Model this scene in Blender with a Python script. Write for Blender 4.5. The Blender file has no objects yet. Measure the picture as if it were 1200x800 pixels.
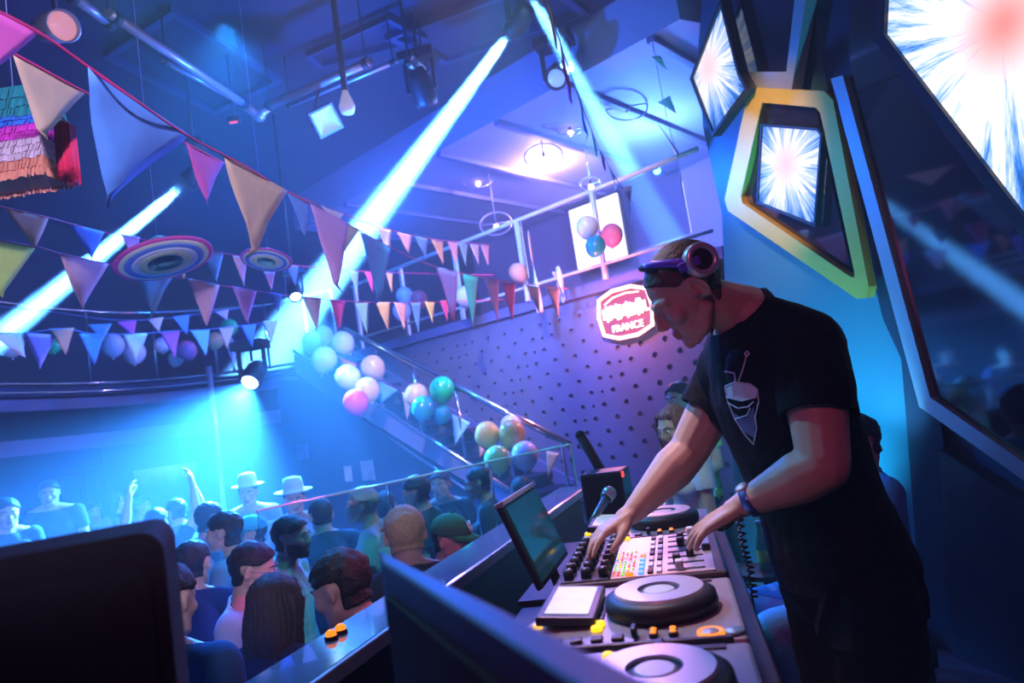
import bpy, bmesh, math, random
from math import pi, sin, cos, tan, radians, sqrt, atan2
from mathutils import Vector, Matrix, Quaternion, noise

SC = bpy.context.scene
COL = SC.collection
random.seed(7)

# ---------------------------------------------------------------- camera
PITCH, ROLL, FPX, CAMZ = radians(5.5), radians(8.5), 800.0, 1.47
FWD = Vector((0, cos(PITCH), sin(PITCH)))
_R, _U = Vector((1, 0, 0)), Vector((0, -sin(PITCH), cos(PITCH)))
RGT = cos(ROLL) * _R - sin(ROLL) * _U
UPV = cos(ROLL) * _U + sin(ROLL) * _R
EYE = Vector((0, 0, CAMZ))
cam_data = bpy.data.cameras.new('camera')
cam = bpy.data.objects.new('camera', cam_data)
COL.objects.link(cam)
cam.matrix_world = Matrix.Translation(EYE) @ Matrix((RGT, UPV, -FWD)).transposed().to_4x4()
cam_data.sensor_width = 36.0
cam_data.lens = 24.0
cam_data.clip_start = 0.02
cam_data.dof.use_dof = True
cam_data.dof.focus_distance = 2.1
cam_data.dof.aperture_fstop = 3.2
SC.camera = cam

# ---------------------------------------------------------------- exposure, sampling
SC.view_settings.view_transform = 'Standard'
SC.view_settings.look = 'None'
SC.view_settings.gamma = 1.0
SC.view_settings.use_curve_mapping = False
SC.view_settings.exposure = 0.0
cy = SC.cycles
cy.use_denoising = True
cy.max_bounces = 5
cy.diffuse_bounces = 2
cy.glossy_bounces = 3
cy.transmission_bounces = 5
cy.transparent_max_bounces = 8
cy.volume_bounces = 0
cy.sample_clamp_indirect = 4.0
cy.caustics_reflective = False
cy.caustics_refractive = False
cy.use_light_tree = True

w = bpy.data.worlds.new('club_dark')
SC.world = w
w.use_nodes = True
_nt = w.node_tree
_nt.nodes['Background'].inputs[0].default_value = (0, 0, 0, 1)
_nt.nodes['Background'].inputs[1].default_value = 0.0
_vs = _nt.nodes.new('ShaderNodeVolumeScatter')          # theatrical haze filling the whole club
_vs.inputs['Color'].default_value = (0.9, 0.95, 1, 1)
_vs.inputs['Density'].default_value = 0.015
_vs.inputs['Anisotropy'].default_value = 0.2
_nt.links.new(_vs.outputs[0], _nt.nodes['World Output'].inputs['Volume'])


def ray(px, py):
    return FWD + RGT * ((px - 600) / FPX) - UPV * ((py - 400) / FPX)


def P(px, py, d):
    """the point seen at a pixel of the photograph, d metres in front of the camera"""
    return EYE + ray(px, py) * d


def onz(px, py, z):
    r = ray(px, py)
    return EYE + r * ((z - CAMZ) / r.z)


def onpl(px, py, p0, n):
    r = ray(px, py)
    return EYE + r * ((Vector(p0) - EYE).dot(n) / r.dot(n))


# ---------------------------------------------------------------- lamps
def lamp(name, kind, loc, energy, color, target=None, size=0.05, cone=None, blend=0.15, sx=None, sy=None):
    d = bpy.data.lights.new(name, kind)
    d.energy = energy
    d.color = color
    if kind == 'SPOT':
        d.spot_size = radians(cone)
        d.spot_blend = blend
        d.shadow_soft_size = size
    elif kind == 'POINT':
        d.shadow_soft_size = size
    elif kind == 'AREA':
        d.shape = 'RECTANGLE' if sx else 'DISK'
        d.size = sx or size
        if sx:
            d.size_y = sy
    o = bpy.data.objects.new(name, d)
    COL.objects.link(o)
    o.location = loc
    if target is not None:
        o.rotation_euler = (Vector(target) - Vector(loc)).to_track_quat('-Z', 'Y').to_euler()
    return o


BLUE, TEAL = (0.01, 0.13, 1), (0.03, 0.50, 0.8)
BEAMS = [  # lamp position, where it points, cone, energy, colour
    ('beam_lamp', P(607, 26, 7.0), P(385, 325, 9.9), 7.5, 6500000, (0.08, 0.36, 1)),
    ('beam_lamp', P(230, 205, 7.2), P(20, 378, 6.6), 5.5, 6000000, (0.08, 0.36, 1)),
    ('beam_lamp', P(612, -25, 6.4), P(770, 262, 9.0), 8.0, 800000, (0.10, 0.38, 1)),
]
for n, a, b, cone, e, c in BEAMS:
    lamp(n, 'SPOT', a + (b - a).normalized() * 0.18, e, c, b, 0.05, cone, 0.55)
# washes under and over the left gallery, down on the dancers
for a, b, e, cone in ((P(297, 440, 8.3), P(190, 640, 6.0), 42000, 68), (P(345, 342, 8.4), P(430, 640, 6.0), 14000, 60)):
    lamp('wash_lamp', 'SPOT', a + (b - a).normalized() * 0.2, e, (0.025, 0.25, 1), b, 0.06, cone, 0.8)
lamp('crowd_lamp', 'SPOT', (-2.0, 5.5, 5.0), 1300, (0.02, 0.24, 1), (-2.0, 4.0, -0.5), 0.1, 90, 0.8)
lamp('crowd_teal_lamp', 'SPOT', (0.4, 4.2, 4.6), 700, (0.05, 0.75, 0.85), P(520, 580, 4.8), 0.1, 45, 0.8)
lamp('crowd_magenta_lamp', 'SPOT', (0.15, 3.1, 2.1), 70, (0.9, 0.06, 1), P(318, 650, 3.3), 0.03, 30, 0.8)
lamp('crowd_red_lamp', 'SPOT', (-0.1, 2.3, 1.6), 16, (1, 0.03, 0.12), P(395, 735, 2.3), 0.03, 34, 0.8)
lamp('crowd_red_lamp', 'SPOT', (0.1, 2.6, 1.5), 12, (1, 0.03, 0.12), P(535, 655, 3.5), 0.03, 24, 0.8)
lamp('ceiling_wash', 'POINT', (-1.0, 6.6, 3.7), 600, BLUE, size=0.05)
# gallery and stairs
lamp('gallery_lamp', 'POINT', P(640, 200, 10.2), 480, (0.42, 0.26, 1), size=0.05)
lamp('gallery_lamp', 'POINT', P(770, 200, 9.2), 420, (0.10, 0.32, 1), size=0.05)
lamp('perforated_wall_lamp', 'SPOT', P(560, 250, 6.4), 520, (0.17, 0.21, 1), P(640, 480, 8.0), 0.1, 80, 0.9)
lamp('stair_fill', 'SPOT', (-0.9, 2.6, 5.2), 1500, (1, 0.80, 0.82), P(500, 465, 7.8), 0.1, 30, 0.8)  # added spot without a fixture, whitens the balloons on the stairs
lamp('gallery_edge_fill', 'SPOT', (-0.2, 2.4, 4.9), 1300, (0.8, 0.66, 1), P(660, 270, 7.8), 0.1, 34, 0.8)  # second added spot, brightens the gallery edge from the front
# right wall and booth
lamp('wall_uplight', 'SPOT', (1.15, 3.9, 0.15), 850, (0.01, 0.46, 0.78), P(960, 330, 4.2), 0.05, 80, 0.9)
lamp('guest_fill', 'SPOT', (0.2, 3.0, 2.9), 110, (0.45, 0.9, 1), P(800, 520, 4.15), 0.05, 34, 0.8)  # unseen extra light put on the seated woman
lamp('wall_uplight', 'SPOT', P(1036, 585, 3.05), 110, (0.12, 0.55, 1), P(1030, 480, 3.35), 0.02, 55, 0.9)
lamp('wall_warm_fill', 'SPOT', (-0.6, 2.2, 4.6), 850, (1, 0.70, 0.45), P(930, 230, 4.2), 0.03, 19, 0.8)  # added warm light that keeps the gold frame from turning green
lamp('booth_lamp', 'SPOT', (-1.9, 3.2, 4.2), 330, (0.08, 0.60, 0.95), (0.5, 1.8, 1.2), 0.1, 45, 0.6)
lamp('deck_fill', 'SPOT', (-0.1, 2.2, 3.4), 230, (1, 0.62, 0.76), (0.22, 1.65, 1.0), 0.05, 27, 0.7)  # extra pinkish spot added above the decks, no fitting built for it
lamp('booth_rose_lamp', 'SPOT', (-0.6, -0.9, 2.9), 42, (1, 0.12, 0.40), (0.6, 1.6, 1.3), 0.05, 55, 0.6)
lamp('bunting_lamp', 'SPOT', (0.5, -1.2, 2.2), 700, (0.66, 0.60, 1), (-1.6, 3.0, 2.5), 0.05, 54, 0.8)

# ---------------------------------------------------------------- materials
MATS = {}


def mat(name, base, rough=0.6, metal=0.0, emit=None, estr=0.0, spec=0.5, trans=0.0, noise_amt=0.0, nscale=20.0, bump=0.0, alpha=1.0, sheen=0.0, coat=0.0, ior=1.45, sss=0.0):
    if name in MATS:
        return MATS[name]
    m = bpy.data.materials.new(name)
    m.use_nodes = True
    nt = m.node_tree
    b = nt.nodes['Principled BSDF']
    col = (*base, 1)
    b.inputs['Base Color'].default_value = col
    b.inputs['Roughness'].default_value = rough
    b.inputs['Metallic'].default_value = metal
    b.inputs['Specular IOR Level'].default_value = spec
    b.inputs['Transmission Weight'].default_value = trans
    b.inputs['IOR'].default_value = ior
    b.inputs['Alpha'].default_value = alpha
    b.inputs['Coat Weight'].default_value = coat
    b.inputs['Sheen Weight'].default_value = sheen
    if sss:
        b.inputs['Subsurface Weight'].default_value = sss
        b.inputs['Subsurface Radius'].default_value = (0.012, 0.005, 0.003)
    if emit:
        b.inputs['Emission Color'].default_value = (*emit, 1)
        b.inputs['Emission Strength'].default_value = estr
    if noise_amt or bump:
        tc = nt.nodes.new('ShaderNodeTexCoord')
        nz = nt.nodes.new('ShaderNodeTexNoise')
        nz.inputs['Scale'].default_value = nscale
        nz.inputs['Detail'].default_value = 4
        nt.links.new(tc.outputs['Object'], nz.inputs['Vector'])
        if noise_amt:
            mx = nt.nodes.new('ShaderNodeMix')
            mx.data_type = 'RGBA'
            mx.inputs['A'].default_value = tuple(max(0, c * (1 - noise_amt)) for c in base) + (1,)
            mx.inputs['B'].default_value = tuple(min(1, c * (1 + noise_amt)) for c in base) + (1,)
            nt.links.new(nz.outputs['Fac'], mx.inputs['Factor'])
            nt.links.new(mx.outputs['Result'], b.inputs['Base Color'])
        if bump:
            bp = nt.nodes.new('ShaderNodeBump')
            bp.inputs['Strength'].default_value = bump
            bp.inputs['Distance'].default_value = 0.01
            nt.links.new(nz.outputs['Fac'], bp.inputs['Height'])
            nt.links.new(bp.outputs['Normal'], b.inputs['Normal'])
    MATS[name] = m
    return m


# ---------------------------------------------------------------- mesh helpers
def obj(name, bm, m=None, parent=None, smooth=False, loc=None):
    """link a bmesh as ONE mesh object"""
    me = bpy.data.meshes.new(name)
    bm.normal_update()
    bm.to_mesh(me)
    bm.free()
    o = bpy.data.objects.new(name, me)
    COL.objects.link(o)
    if m is not None:
        for mm in (m if isinstance(m, (list, tuple)) else [m]):
            me.materials.append(mm)
    if smooth:
        for p in me.polygons:
            p.use_smooth = True
    if parent is not None:
        o.parent = parent
    if loc is not None:
        o.location = loc
    return o


def tag(o, label=None, cat=None, group=None, kind=None):
    if label:
        o['label'] = label
    if cat:
        o['category'] = cat
    if group:
        o['group'] = group
    if kind:
        o['kind'] = kind
    return o


def thing(name, label, cat, loc=(0, 0, 0), group=None, rotz=0.0, mtx=None):
    o = bpy.data.objects.new(name, None)
    o.empty_display_size = 0.05
    COL.objects.link(o)
    if mtx is not None:
        o.matrix_world = mtx
    else:
        o.location = loc
        o.rotation_euler = (0, 0, rotz)
    return tag(o, label, cat, group)


def frame(origin, x, y=None, z=None):
    """matrix from an origin and axes (x along, z roughly up)"""
    x = Vector(x).normalized()
    if z is not None:
        z = Vector(z)
        y = z.cross(x).normalized()
        z = x.cross(y).normalized()
    else:
        y = Vector(y)
        z = x.cross(y).normalized()
        y = z.cross(x).normalized()
    return Matrix.Translation(Vector(origin)) @ Matrix((x, y, z)).transposed().to_4x4()


def nb():
    return bmesh.new()


def box(bm, c, s, bev=0.0, seg=2, mtx=None, mi=0):
    r = bmesh.ops.create_cube(bm, size=1.0)
    vs = r['verts']
    M = Matrix.Translation(Vector(c)) @ Matrix.Diagonal((*s, 1))
    if mtx is not None:
        M = mtx @ M
    bmesh.ops.transform(bm, matrix=M, verts=vs)
    es = list({e for v in vs for e in v.link_edges})
    fs = list({f for v in vs for f in v.link_faces})
    for f in fs:
        f.material_index = mi
    if bev:
        bmesh.ops.bevel(bm, geom=es, offset=min(bev, min(s) * 0.49), segments=seg, affect='EDGES', profile=0.5, clamp_overlap=True, material=-1)
    return bm


def cyl(bm, a, b, r, r2=None, n=16, caps=True, mi=0):
    a, b = Vector(a), Vector(b)
    d = b - a
    L = d.length
    if L < 1e-6:
        return bm
    M = Matrix.Translation((a + b) / 2) @ d.to_track_quat('Z', 'Y').to_matrix().to_4x4()
    rr = bmesh.ops.create_cone(bm, cap_ends=caps, cap_tris=False, segments=n, radius1=r, radius2=r if r2 is None else r2, depth=L, matrix=M)
    for f in {f for v in rr['verts'] for f in v.link_faces}:
        f.material_index = mi
    return bm


def tube(bm, pts, r, n=8, closed=False, mi=0, rads=None):
    pts = [Vector(p) for p in pts]
    N = len(pts)
    rings = []
    prev = None
    for i, p in enumerate(pts):
        if closed:
            t = pts[(i + 1) % N] - pts[i - 1]
        else:
            t = pts[min(i + 1, N - 1)] - pts[max(i - 1, 0)]
        if t.length < 1e-9:
            t = Vector((0, 0, 1))
        t.normalize()
        if prev is None:
            u = t.orthogonal().normalized()
        else:
            u = (prev - t * prev.dot(t))
            u = u.normalized() if u.length > 1e-6 else t.orthogonal().normalized()
        prev = u
        v = t.cross(u)
        rr = rads[i] if rads else r
        rings.append([bm.verts.new(p + (u * cos(2 * pi * k / n) + v * sin(2 * pi * k / n)) * rr) for k in range(n)])
    for i in range(N if closed else N - 1):
        A, B = rings[i], rings[(i + 1) % N]
        for k in range(n):
            f = bm.faces.new((A[k], A[(k + 1) % n], B[(k + 1) % n], B[k]))
            f.material_index = mi
            f.smooth = True
    if not closed:
        for rg, rev in ((rings[0], True), (rings[-1], False)):
            f = bm.faces.new(rg[::-1] if rev else rg)
            f.material_index = mi
    return bm


def sphere(bm, c, r, s=(1, 1, 1), u=20, v=12, mtx=None, mi=0):
    M = Matrix.Translation(Vector(c)) @ Matrix.Diagonal((*s, 1))
    if mtx is not None:
        M = mtx @ M
    rr = bmesh.ops.create_uvsphere(bm, u_segments=u, v_segments=v, radius=r, matrix=M)
    for f in {f for w_ in rr['verts'] for f in w_.link_faces}:
        f.material_index = mi
        f.smooth = True
    return bm


def lathe(bm, prof, n=32, mtx=None, mi=0, smooth=True):
    """profile of (radius, z) turned about z"""
    rings = []
    for (r, z) in prof:
        if r < 1e-6:
            rings.append([bm.verts.new((0, 0, z))])
        else:
            rings.append([bm.verts.new((r * cos(2 * pi * k / n), r * sin(2 * pi * k / n), z)) for k in range(n)])
    vs = [v for g in rings for v in g]
    for A, B in zip(rings, rings[1:]):
        for k in range(n):
            if len(A) == 1 and len(B) == 1:
                continue
            if len(A) == 1:
                f = bm.faces.new((A[0], B[(k + 1) % n], B[k]))
            elif len(B) == 1:
                f = bm.faces.new((A[k], A[(k + 1) % n], B[0]))
            else:
                f = bm.faces.new((A[k], A[(k + 1) % n], B[(k + 1) % n], B[k]))
            f.material_index = mi
            f.smooth = smooth
    if mtx is not None:
        bmesh.ops.transform(bm, matrix=mtx, verts=vs)
    bmesh.ops.recalc_face_normals(bm, faces=[f for f in bm.faces])
    return bm


def prism(bm, pts, off, mi=0):
    """polygon of 3-D points pushed along off, closed"""
    off = Vector(off)
    A = [bm.verts.new(Vector(p)) for p in pts]
    B = [bm.verts.new(Vector(p) + off) for p in pts]
    fs = [bm.faces.new(A), bm.faces.new(B[::-1])]
    n = len(A)
    for i in range(n):
        fs.append(bm.faces.new((A[i], B[i], B[(i + 1) % n], A[(i + 1) % n])))
    for f in fs:
        f.material_index = mi
    bmesh.ops.recalc_face_normals(bm, faces=fs)
    return bm


def ring_prism(bm, outer, inner, off, mi=0):
    """frame between two outlines of equal count, pushed along off"""
    off = Vector(off)
    n = len(outer)
    O0 = [bm.verts.new(Vector(p)) for p in outer]
    I0 = [bm.verts.new(Vector(p)) for p in inner]
    O1 = [bm.verts.new(Vector(p) + off) for p in outer]
    I1 = [bm.verts.new(Vector(p) + off) for p in inner]
    fs = []
    for i in range(n):
        j = (i + 1) % n
        fs += [bm.faces.new((O0[i], O0[j], I0[j], I0[i])), bm.faces.new((O1[i], I1[i], I1[j], O1[j])),
               bm.faces.new((O0[i], O1[i], O1[j], O0[j])), bm.faces.new((I0[i], I0[j], I1[j], I1[i]))]
    for f in fs:
        f.material_index = mi
    bmesh.ops.recalc_face_normals(bm, faces=fs)
    return bm


def dup(o, parent=None):
    """copy of a thing with copies of its parts and sub-parts"""
    c = o.copy()
    COL.objects.link(c)
    if parent is not None:
        c.parent = parent
        c.matrix_parent_inverse = o.matrix_parent_inverse.copy()
    for ch in list(o.children):
        dup(ch, c)
    return c


def lerp(a, b, t):
    return a + (b - a) * t

# ---------------------------------------------------------------- the setting
HALL, DECKZ, GALZ, CEILZ = -0.75, 0.0, 2.7, 5.55
m_dark = mat('dark_paint', (0.006, 0.010, 0.03), 0.7, noise_amt=0.3, nscale=3)
m_ceil = mat('ceiling_paint', (0.004, 0.010, 0.04), 0.8, noise_amt=0.4, nscale=2)
m_floor = mat('hall_floor_vinyl', (0.03, 0.03, 0.05), 0.35, noise_amt=0.3, nscale=6)
m_wall = mat('wall_paint', (0.010, 0.022, 0.09), 0.7, noise_amt=0.35, nscale=1.5)
m_teal = mat('lacquer_wall', (0.035, 0.11, 0.16), 0.35, spec=0.5, noise_amt=0.1, nscale=1.0)


def struct(name, bm, m, label=None):
    o = obj(name, bm, m)
    o['kind'] = 'structure'
    return o


def flat(name, pts, m, off):
    return struct(name, prism(nb(), pts, off), m)


# footprint corners
W_R0, W_R1 = Vector((3.05, -0.7)), Vector((1.42, 5.28))       # faceted wall behind the DJ, near end and far end
U_P = Vector((0.745, -0.667))                                  # along the perforated wall
N_P = Vector((-0.667, -0.745))                                 # out of it, towards the hall
Q_P = Vector((0.06, 8.26))                                     # a point of it


def pw(s, off=0.0, z=0.0):
    q = Q_P + U_P * s + N_P * off
    return Vector((q.x, q.y, z))


flat('floor', [(-7.5, -2.2, HALL), (4.2, -2.2, HALL), (4.2, 16, HALL), (-7.5, 16, HALL)], m_floor, (0, 0, -0.1))
flat('floor_stage', [(-1.58, -1.8, DECKZ), (3.3, -1.8, DECKZ), (1.9, 6.3, DECKZ), (1.0, 6.2, DECKZ), (0.22, 3.72, DECKZ)], m_dark, (0, 0, -0.74))
flat('ceiling', [(-7.5, -2.2, CEILZ), (4.2, -2.2, CEILZ), (4.2, 16, CEILZ), (-7.5, 16, CEILZ)], m_ceil, (0, 0, 0.1))
flat('wall_left', [(-7.3, -2.2, HALL), (-7.3, 16, HALL), (-7.3, 16, CEILZ), (-7.3, -2.2, CEILZ)], m_wall, (-0.1, 0, 0))
flat('wall_back', [(-7.3, 15.9, HALL), (4.2, 15.9, HALL), (4.2, 15.9, CEILZ), (-7.3, 15.9, CEILZ)], m_wall, (0, 0.1, 0))
flat('wall_rear', [(-7.3, -2.1, HALL), (4.2, -2.1, HALL), (4.2, -2.1, CEILZ), (-7.3, -2.1, CEILZ)], m_dark, (0, -0.1, 0))
flat('wall_outer', [(4.1, -2.2, HALL), (4.1, 16, HALL), (4.1, 16, CEILZ), (4.1, -2.2, CEILZ)], m_dark, (0.1, 0, 0))

# ---------------------------------------------------------------- perforated wall, gallery, stairs
m_perf = mat('perforated_panel', (0.13, 0.14, 0.21), 0.7, spec=0.25, noise_amt=0.15, nscale=2)
m_gal = mat('gallery_paint', (0.15, 0.14, 0.27), 0.6, noise_amt=0.15, nscale=2)
m_galc = mat('gallery_ceiling_paint', (0.30, 0.26, 0.42), 0.7, noise_amt=0.15, nscale=1.2)
m_chrome = mat('polished_steel', (0.75, 0.77, 0.82), 0.18, metal=1.0)
m_steel = mat('painted_steel', (0.55, 0.55, 0.62), 0.35, metal=0.6)
m_white = mat('white_lacquer', (0.75, 0.75, 0.8), 0.4)
m_black = mat('black_plastic', (0.012, 0.012, 0.014), 0.45)
m_blackm = mat('matt_black', (0.006, 0.006, 0.008), 0.8)
m_silver = mat('brushed_silver', (0.62, 0.62, 0.66), 0.32, metal=0.7)
m_gold = mat('gold_leaf', (0.82, 0.46, 0.07), 0.38, metal=0.45, noise_amt=0.1, nscale=3)
m_dglass = mat('smoked_mirror', (0.012, 0.010, 0.022), 0.06, spec=0.9, coat=0.6)
m_glass = mat('clear_glass', (0.9, 0.97, 0.97), 0.03, trans=1.0, ior=1.3)

# the wall itself: a grid of round holes sunk into the panel
bm = nb()
s0, s1, z0, z1, st = -3.3, 2.62, HALL, GALZ - 0.12, 0.145
cols, rows = int((s1 - s0) / st), int((z1 - z0) / st)
for i in range(cols):
    for j in range(rows):
        sc_, zc_ = s0 + (i + 0.5) * st, z0 + (j + 0.5) * st
        h = st / 2
        hole = (i + j) % 2 == 0 or (i * 7 + j * 3) % 5 == 0
        r = st * (0.24 if (i + j) % 2 == 0 else 0.15)
        sq = [(-h, -h), (0, -h), (h, -h), (h, 0), (h, h), (0, h), (-h, h), (-h, 0)]
        Q = [bm.verts.new(pw(sc_ + a, 0, zc_ + b)) for a, b in sq]
        if not hole:
            bm.faces.new(Q)
            continue
        ang = [atan2(b, a) for a, b in sq]
        R0 = [bm.verts.new(pw(sc_ + r * cos(a), 0, zc_ + r * sin(a))) for a in ang]
        R1 = [bm.verts.new(pw(sc_ + r * 0.8 * cos(a), -0.035, zc_ + r * 0.8 * sin(a))) for a in ang]
        for k in range(8):
            l = (k + 1) % 8
            bm.faces.new((Q[k], Q[l], R0[l], R0[k]))
            bm.faces.new((R0[k], R0[l], R1[l], R1[k]))
        bm.faces.new(R1)
bmesh.ops.remove_doubles(bm, verts=bm.verts, dist=0.0005)
bmesh.ops.recalc_face_normals(bm, faces=bm.faces)
prism(bm, [pw(s0, -0.05, z0), pw(s1, -0.05, z0), pw(s1, -0.05, z1), pw(s0, -0.05, z1)], tuple(-0.1 * x for x in (N_P.x, N_P.y, 0)))
struct('wall_perforated', bm, m_perf)

# gallery floor, edge band, ceiling with its drop, back wall
depth = 4.2
flat('floor_gallery', [pw(-4.2, 0.0, GALZ), pw(2.75, 0.0, GALZ), pw(4.2, -depth, GALZ), pw(-4.2, -depth, GALZ)], m_gal, (0, 0, -0.12))
SOF = 5.0
flat('ceiling_gallery', [pw(-4.6, 0.0, SOF), pw(2.75, 0.0, SOF), pw(4.2, -depth, SOF), pw(-4.6, -depth, SOF)], m_galc, (0, 0, CEILZ - SOF))
flat('wall_gallery', [pw(-4.6, -depth, GALZ - 0.1), pw(4.2, -depth, GALZ - 0.1), pw(4.2, -depth, SOF), pw(-4.6, -depth, SOF)], m_gal, (-0.05 * N_P.x, -0.05 * N_P.y, 0))
bm = nb()
for k in range(7):
    s_ = -4.2 + k * 1.1
    box(bm, (0, 0, 0), (0.09, depth, 0.07), 0.01, mtx=frame(pw(s_, -depth / 2, SOF - 0.035), (U_P.x, U_P.y, 0), z=(0, 0, 1)))
struct('trim_1', bm, m_gal)['kind'] = 'structure'

# gallery balustrade over the perforated wall
gr = thing('gallery_railing', 'white steel balustrade along the gallery edge above the dimpled wall', 'railing', pw(0, 0.02, GALZ))
GM = gr.location.copy()


def gpart(name, bm, m, root, org):
    bmesh.ops.translate(bm, verts=bm.verts, vec=-Vector(org))
    return obj(name, bm, m, root)


gpart('top_rail', tube(nb(), [pw(-3.2, 0.02, 3.68), pw(2.7, 0.02, 3.68)], 0.025, 10), m_white, gr, GM)
gpart('bottom_rail', tube(nb(), [pw(-3.2, 0.02, 2.86), pw(2.7, 0.02, 2.86)], 0.018, 8), m_white, gr, GM)
for k in range(5):
    s_ = -3.1 + k * 1.13
    gpart('post', box(nb(), (0, 0, 0), (0.05, 0.05, 1.0), 0.008, mtx=frame(pw(s_, 0.02, GALZ + 0.49), (U_P.x, U_P.y, 0), z=(0, 0, 1))), m_white, gr, GM)
for k in range(5):
    s_ = -3.1 + k * 1.13 + 0.565
    gpart('glass_panel', box(nb(), (0, 0, 0), (1.0, 0.008, 0.74), mtx=frame(pw(s_, 0.02, 3.27), (U_P.x, U_P.y, 0), z=(0, 0, 1))), mat('rail_glass', (0.9, 0.95, 1), 0.05, trans=1.0, ior=1.1), gr, GM)

# bright screen at the back of the gallery
sc0 = onpl(700, 272, pw(0, -3.9, 3), Vector((N_P.x, N_P.y, 0)))
m_scrw = mat('lit_screen', (0.2, 0.2, 0.25), 0.4, emit=(0.75, 0.72, 1), estr=2.6)
t = thing('wall_screen', 'bright white wall screen at the back of the gallery', 'screen', sc0)
M_ = frame((0, 0, 0), (U_P.x, U_P.y, 0), z=(0, 0, 1))
obj('display', box(nb(), (0, 0.0, 0), (1.05, 0.05, 1.1), 0.005, mtx=M_), m_scrw, t)
obj('bezel', box(nb(), (0, 0.05, 0), (1.15, 0.06, 1.2), 0.01, mtx=M_), m_black, t)

# left gallery: floor band with two pipe rails, curving round to the stair head
LG = [(-6.5, 1.5), (-6.35, 5.5), (-6.02, 7.9), (-5.6, 9.3), (-4.9, 10.0), (-4.0, 10.35), (-3.2, 10.35), (-2.6, 10.15)]


def smooth_poly(pts, n=6):
    out = []
    for i in range(len(pts) - 1):
        p0, p1, p2, p3 = (Vector(pts[max(0, min(len(pts) - 1, i + q))]) for q in (-1, 0, 1, 2))
        for k in range(n):
            t = k / n
            out.append(0.5 * ((2 * p1) + (p2 - p0) * t + (2 * p0 - 5 * p1 + 4 * p2 - p3) * t * t + (3 * p1 - p0 - 3 * p2 + p3) * t ** 3))
    out.append(Vector(pts[-1]))
    return out


LGS = smooth_poly(LG)


def band(pts, z0, z1, th=0.08):
    bm = nb()
    n = len(pts)
    nrm = []
    for i in range(n):
        t = (pts[min(i + 1, n - 1)] - pts[max(i - 1, 0)]).normalized()
        nrm.append(Vector((t.y, -t.x)))
    rows_ = [[bm.verts.new((p.x + m.x * o, p.y + m.y * o, z)) for p, m in zip(pts, nrm)] for o, z in ((0, z0), (0, z1), (-th, z1), (-th, z0))]
    for a in range(4):
        A, B = rows_[a], rows_[(a + 1) % 4]
        for i in range(n - 1):
            bm.faces.new((A[i], A[i + 1], B[i + 1], B[i]))
    bm.faces.new([r[0] for r in rows_])
    bm.faces.new([r[-1] for r in rows_])
    bmesh.ops.recalc_face_normals(bm, faces=bm.faces)
    return bm


struct('trim_2', band(LGS, 2.30, 2.44, 0.1), m_gal)
bm = nb()
lo = [bm.verts.new((p.x, p.y, 2.58)) for p in LGS] + [bm.verts.new((-3.4, 15.8, 2.58)), bm.verts.new((-7.25, 15.8, 2.58)), bm.verts.new((-7.25, 1.5, 2.58))]
f = bm.faces.new(lo)
r = bmesh.ops.extrude_face_region(bm, geom=[f])
bmesh.ops.translate(bm, verts=[v for v in r['geom'] if isinstance(v, bmesh.types.BMVert)], vec=(0, 0, -0.1))
bmesh.ops.recalc_face_normals(bm, faces=bm.faces)
struct('floor_left_gallery', bm, m_wall)
struct('trim_3', band([Vector((p.x - 0.35, p.y + 0.25)) for p in LGS], 1.78, 1.98, 0.1), m_gal)
flat('wall_bar', [(-6.9, 1.5, HALL), (-6.9, 11.2, HALL), (-6.9, 11.2, 2.48), (-6.9, 1.5, 2.48)], m_wall, (-0.1, 0, 0))
flat('wall_under_gallery', [(-6.9, 11.2, HALL), (-2.3, 11.2, HALL), (-2.3, 11.2, 2.48), (-6.9, 11.2, 2.48)], m_wall, (0, 0.1, 0))
flat('wall_upper_left', [(-7.2, 1.5, 2.6), (-7.2, 15.8, 2.6), (-7.2, 15.8, CEILZ), (-7.2, 1.5, CEILZ)], m_dark, (-0.05, 0, 0))
flat('floor_bar', [(-6.9, 3.0, -0.45), (-4.9, 3.0, -0.45), (-4.9, 9.6, -0.45), (-6.9, 9.6, -0.45)], m_dark, (0, 0, -0.29))
lr = thing('left_gallery_railing', 'polished pipe railing curving round the left gallery edge', 'railing', (LGS[12].x, LGS[12].y, 2.6))
lo_ = Vector((LGS[12].x, LGS[12].y, 2.6))
gpart('top_rail', tube(nb(), [(p.x, p.y, 3.62) for p in LGS], 0.026, 8), m_chrome, lr, lo_)
gpart('middle_rail', tube(nb(), [(p.x, p.y, 2.63) for p in LGS], 0.022, 8), m_chrome, lr, lo_)
gpart('bottom_rail', tube(nb(), [(p.x, p.y, 2.52) for p in LGS], 0.022, 8), m_chrome, lr, lo_)
for k in range(2, len(LGS), 5):
    p = LGS[k]
    gpart('post', tube(nb(), [(p.x, p.y, 2.6), (p.x, p.y, 3.62)], 0.022, 8), m_chrome, lr, lo_)
pc = P(252, 500, 8.0)
t = thing('support_post', 'slim steel post under the gallery beside the blue wash lamp', 'post', (pc.x, pc.y, HALL))
obj('shaft', tube(nb(), [(0, 0, 0), (0, 0, 2.58 - HALL - 0.1)], 0.032, 12), m_steel, t)
obj('foot_plate', lathe(nb(), [(0, 0), (0.11, 0), (0.11, 0.015), (0.06, 0.03), (0, 0.03)], 20), m_steel, t)

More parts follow.
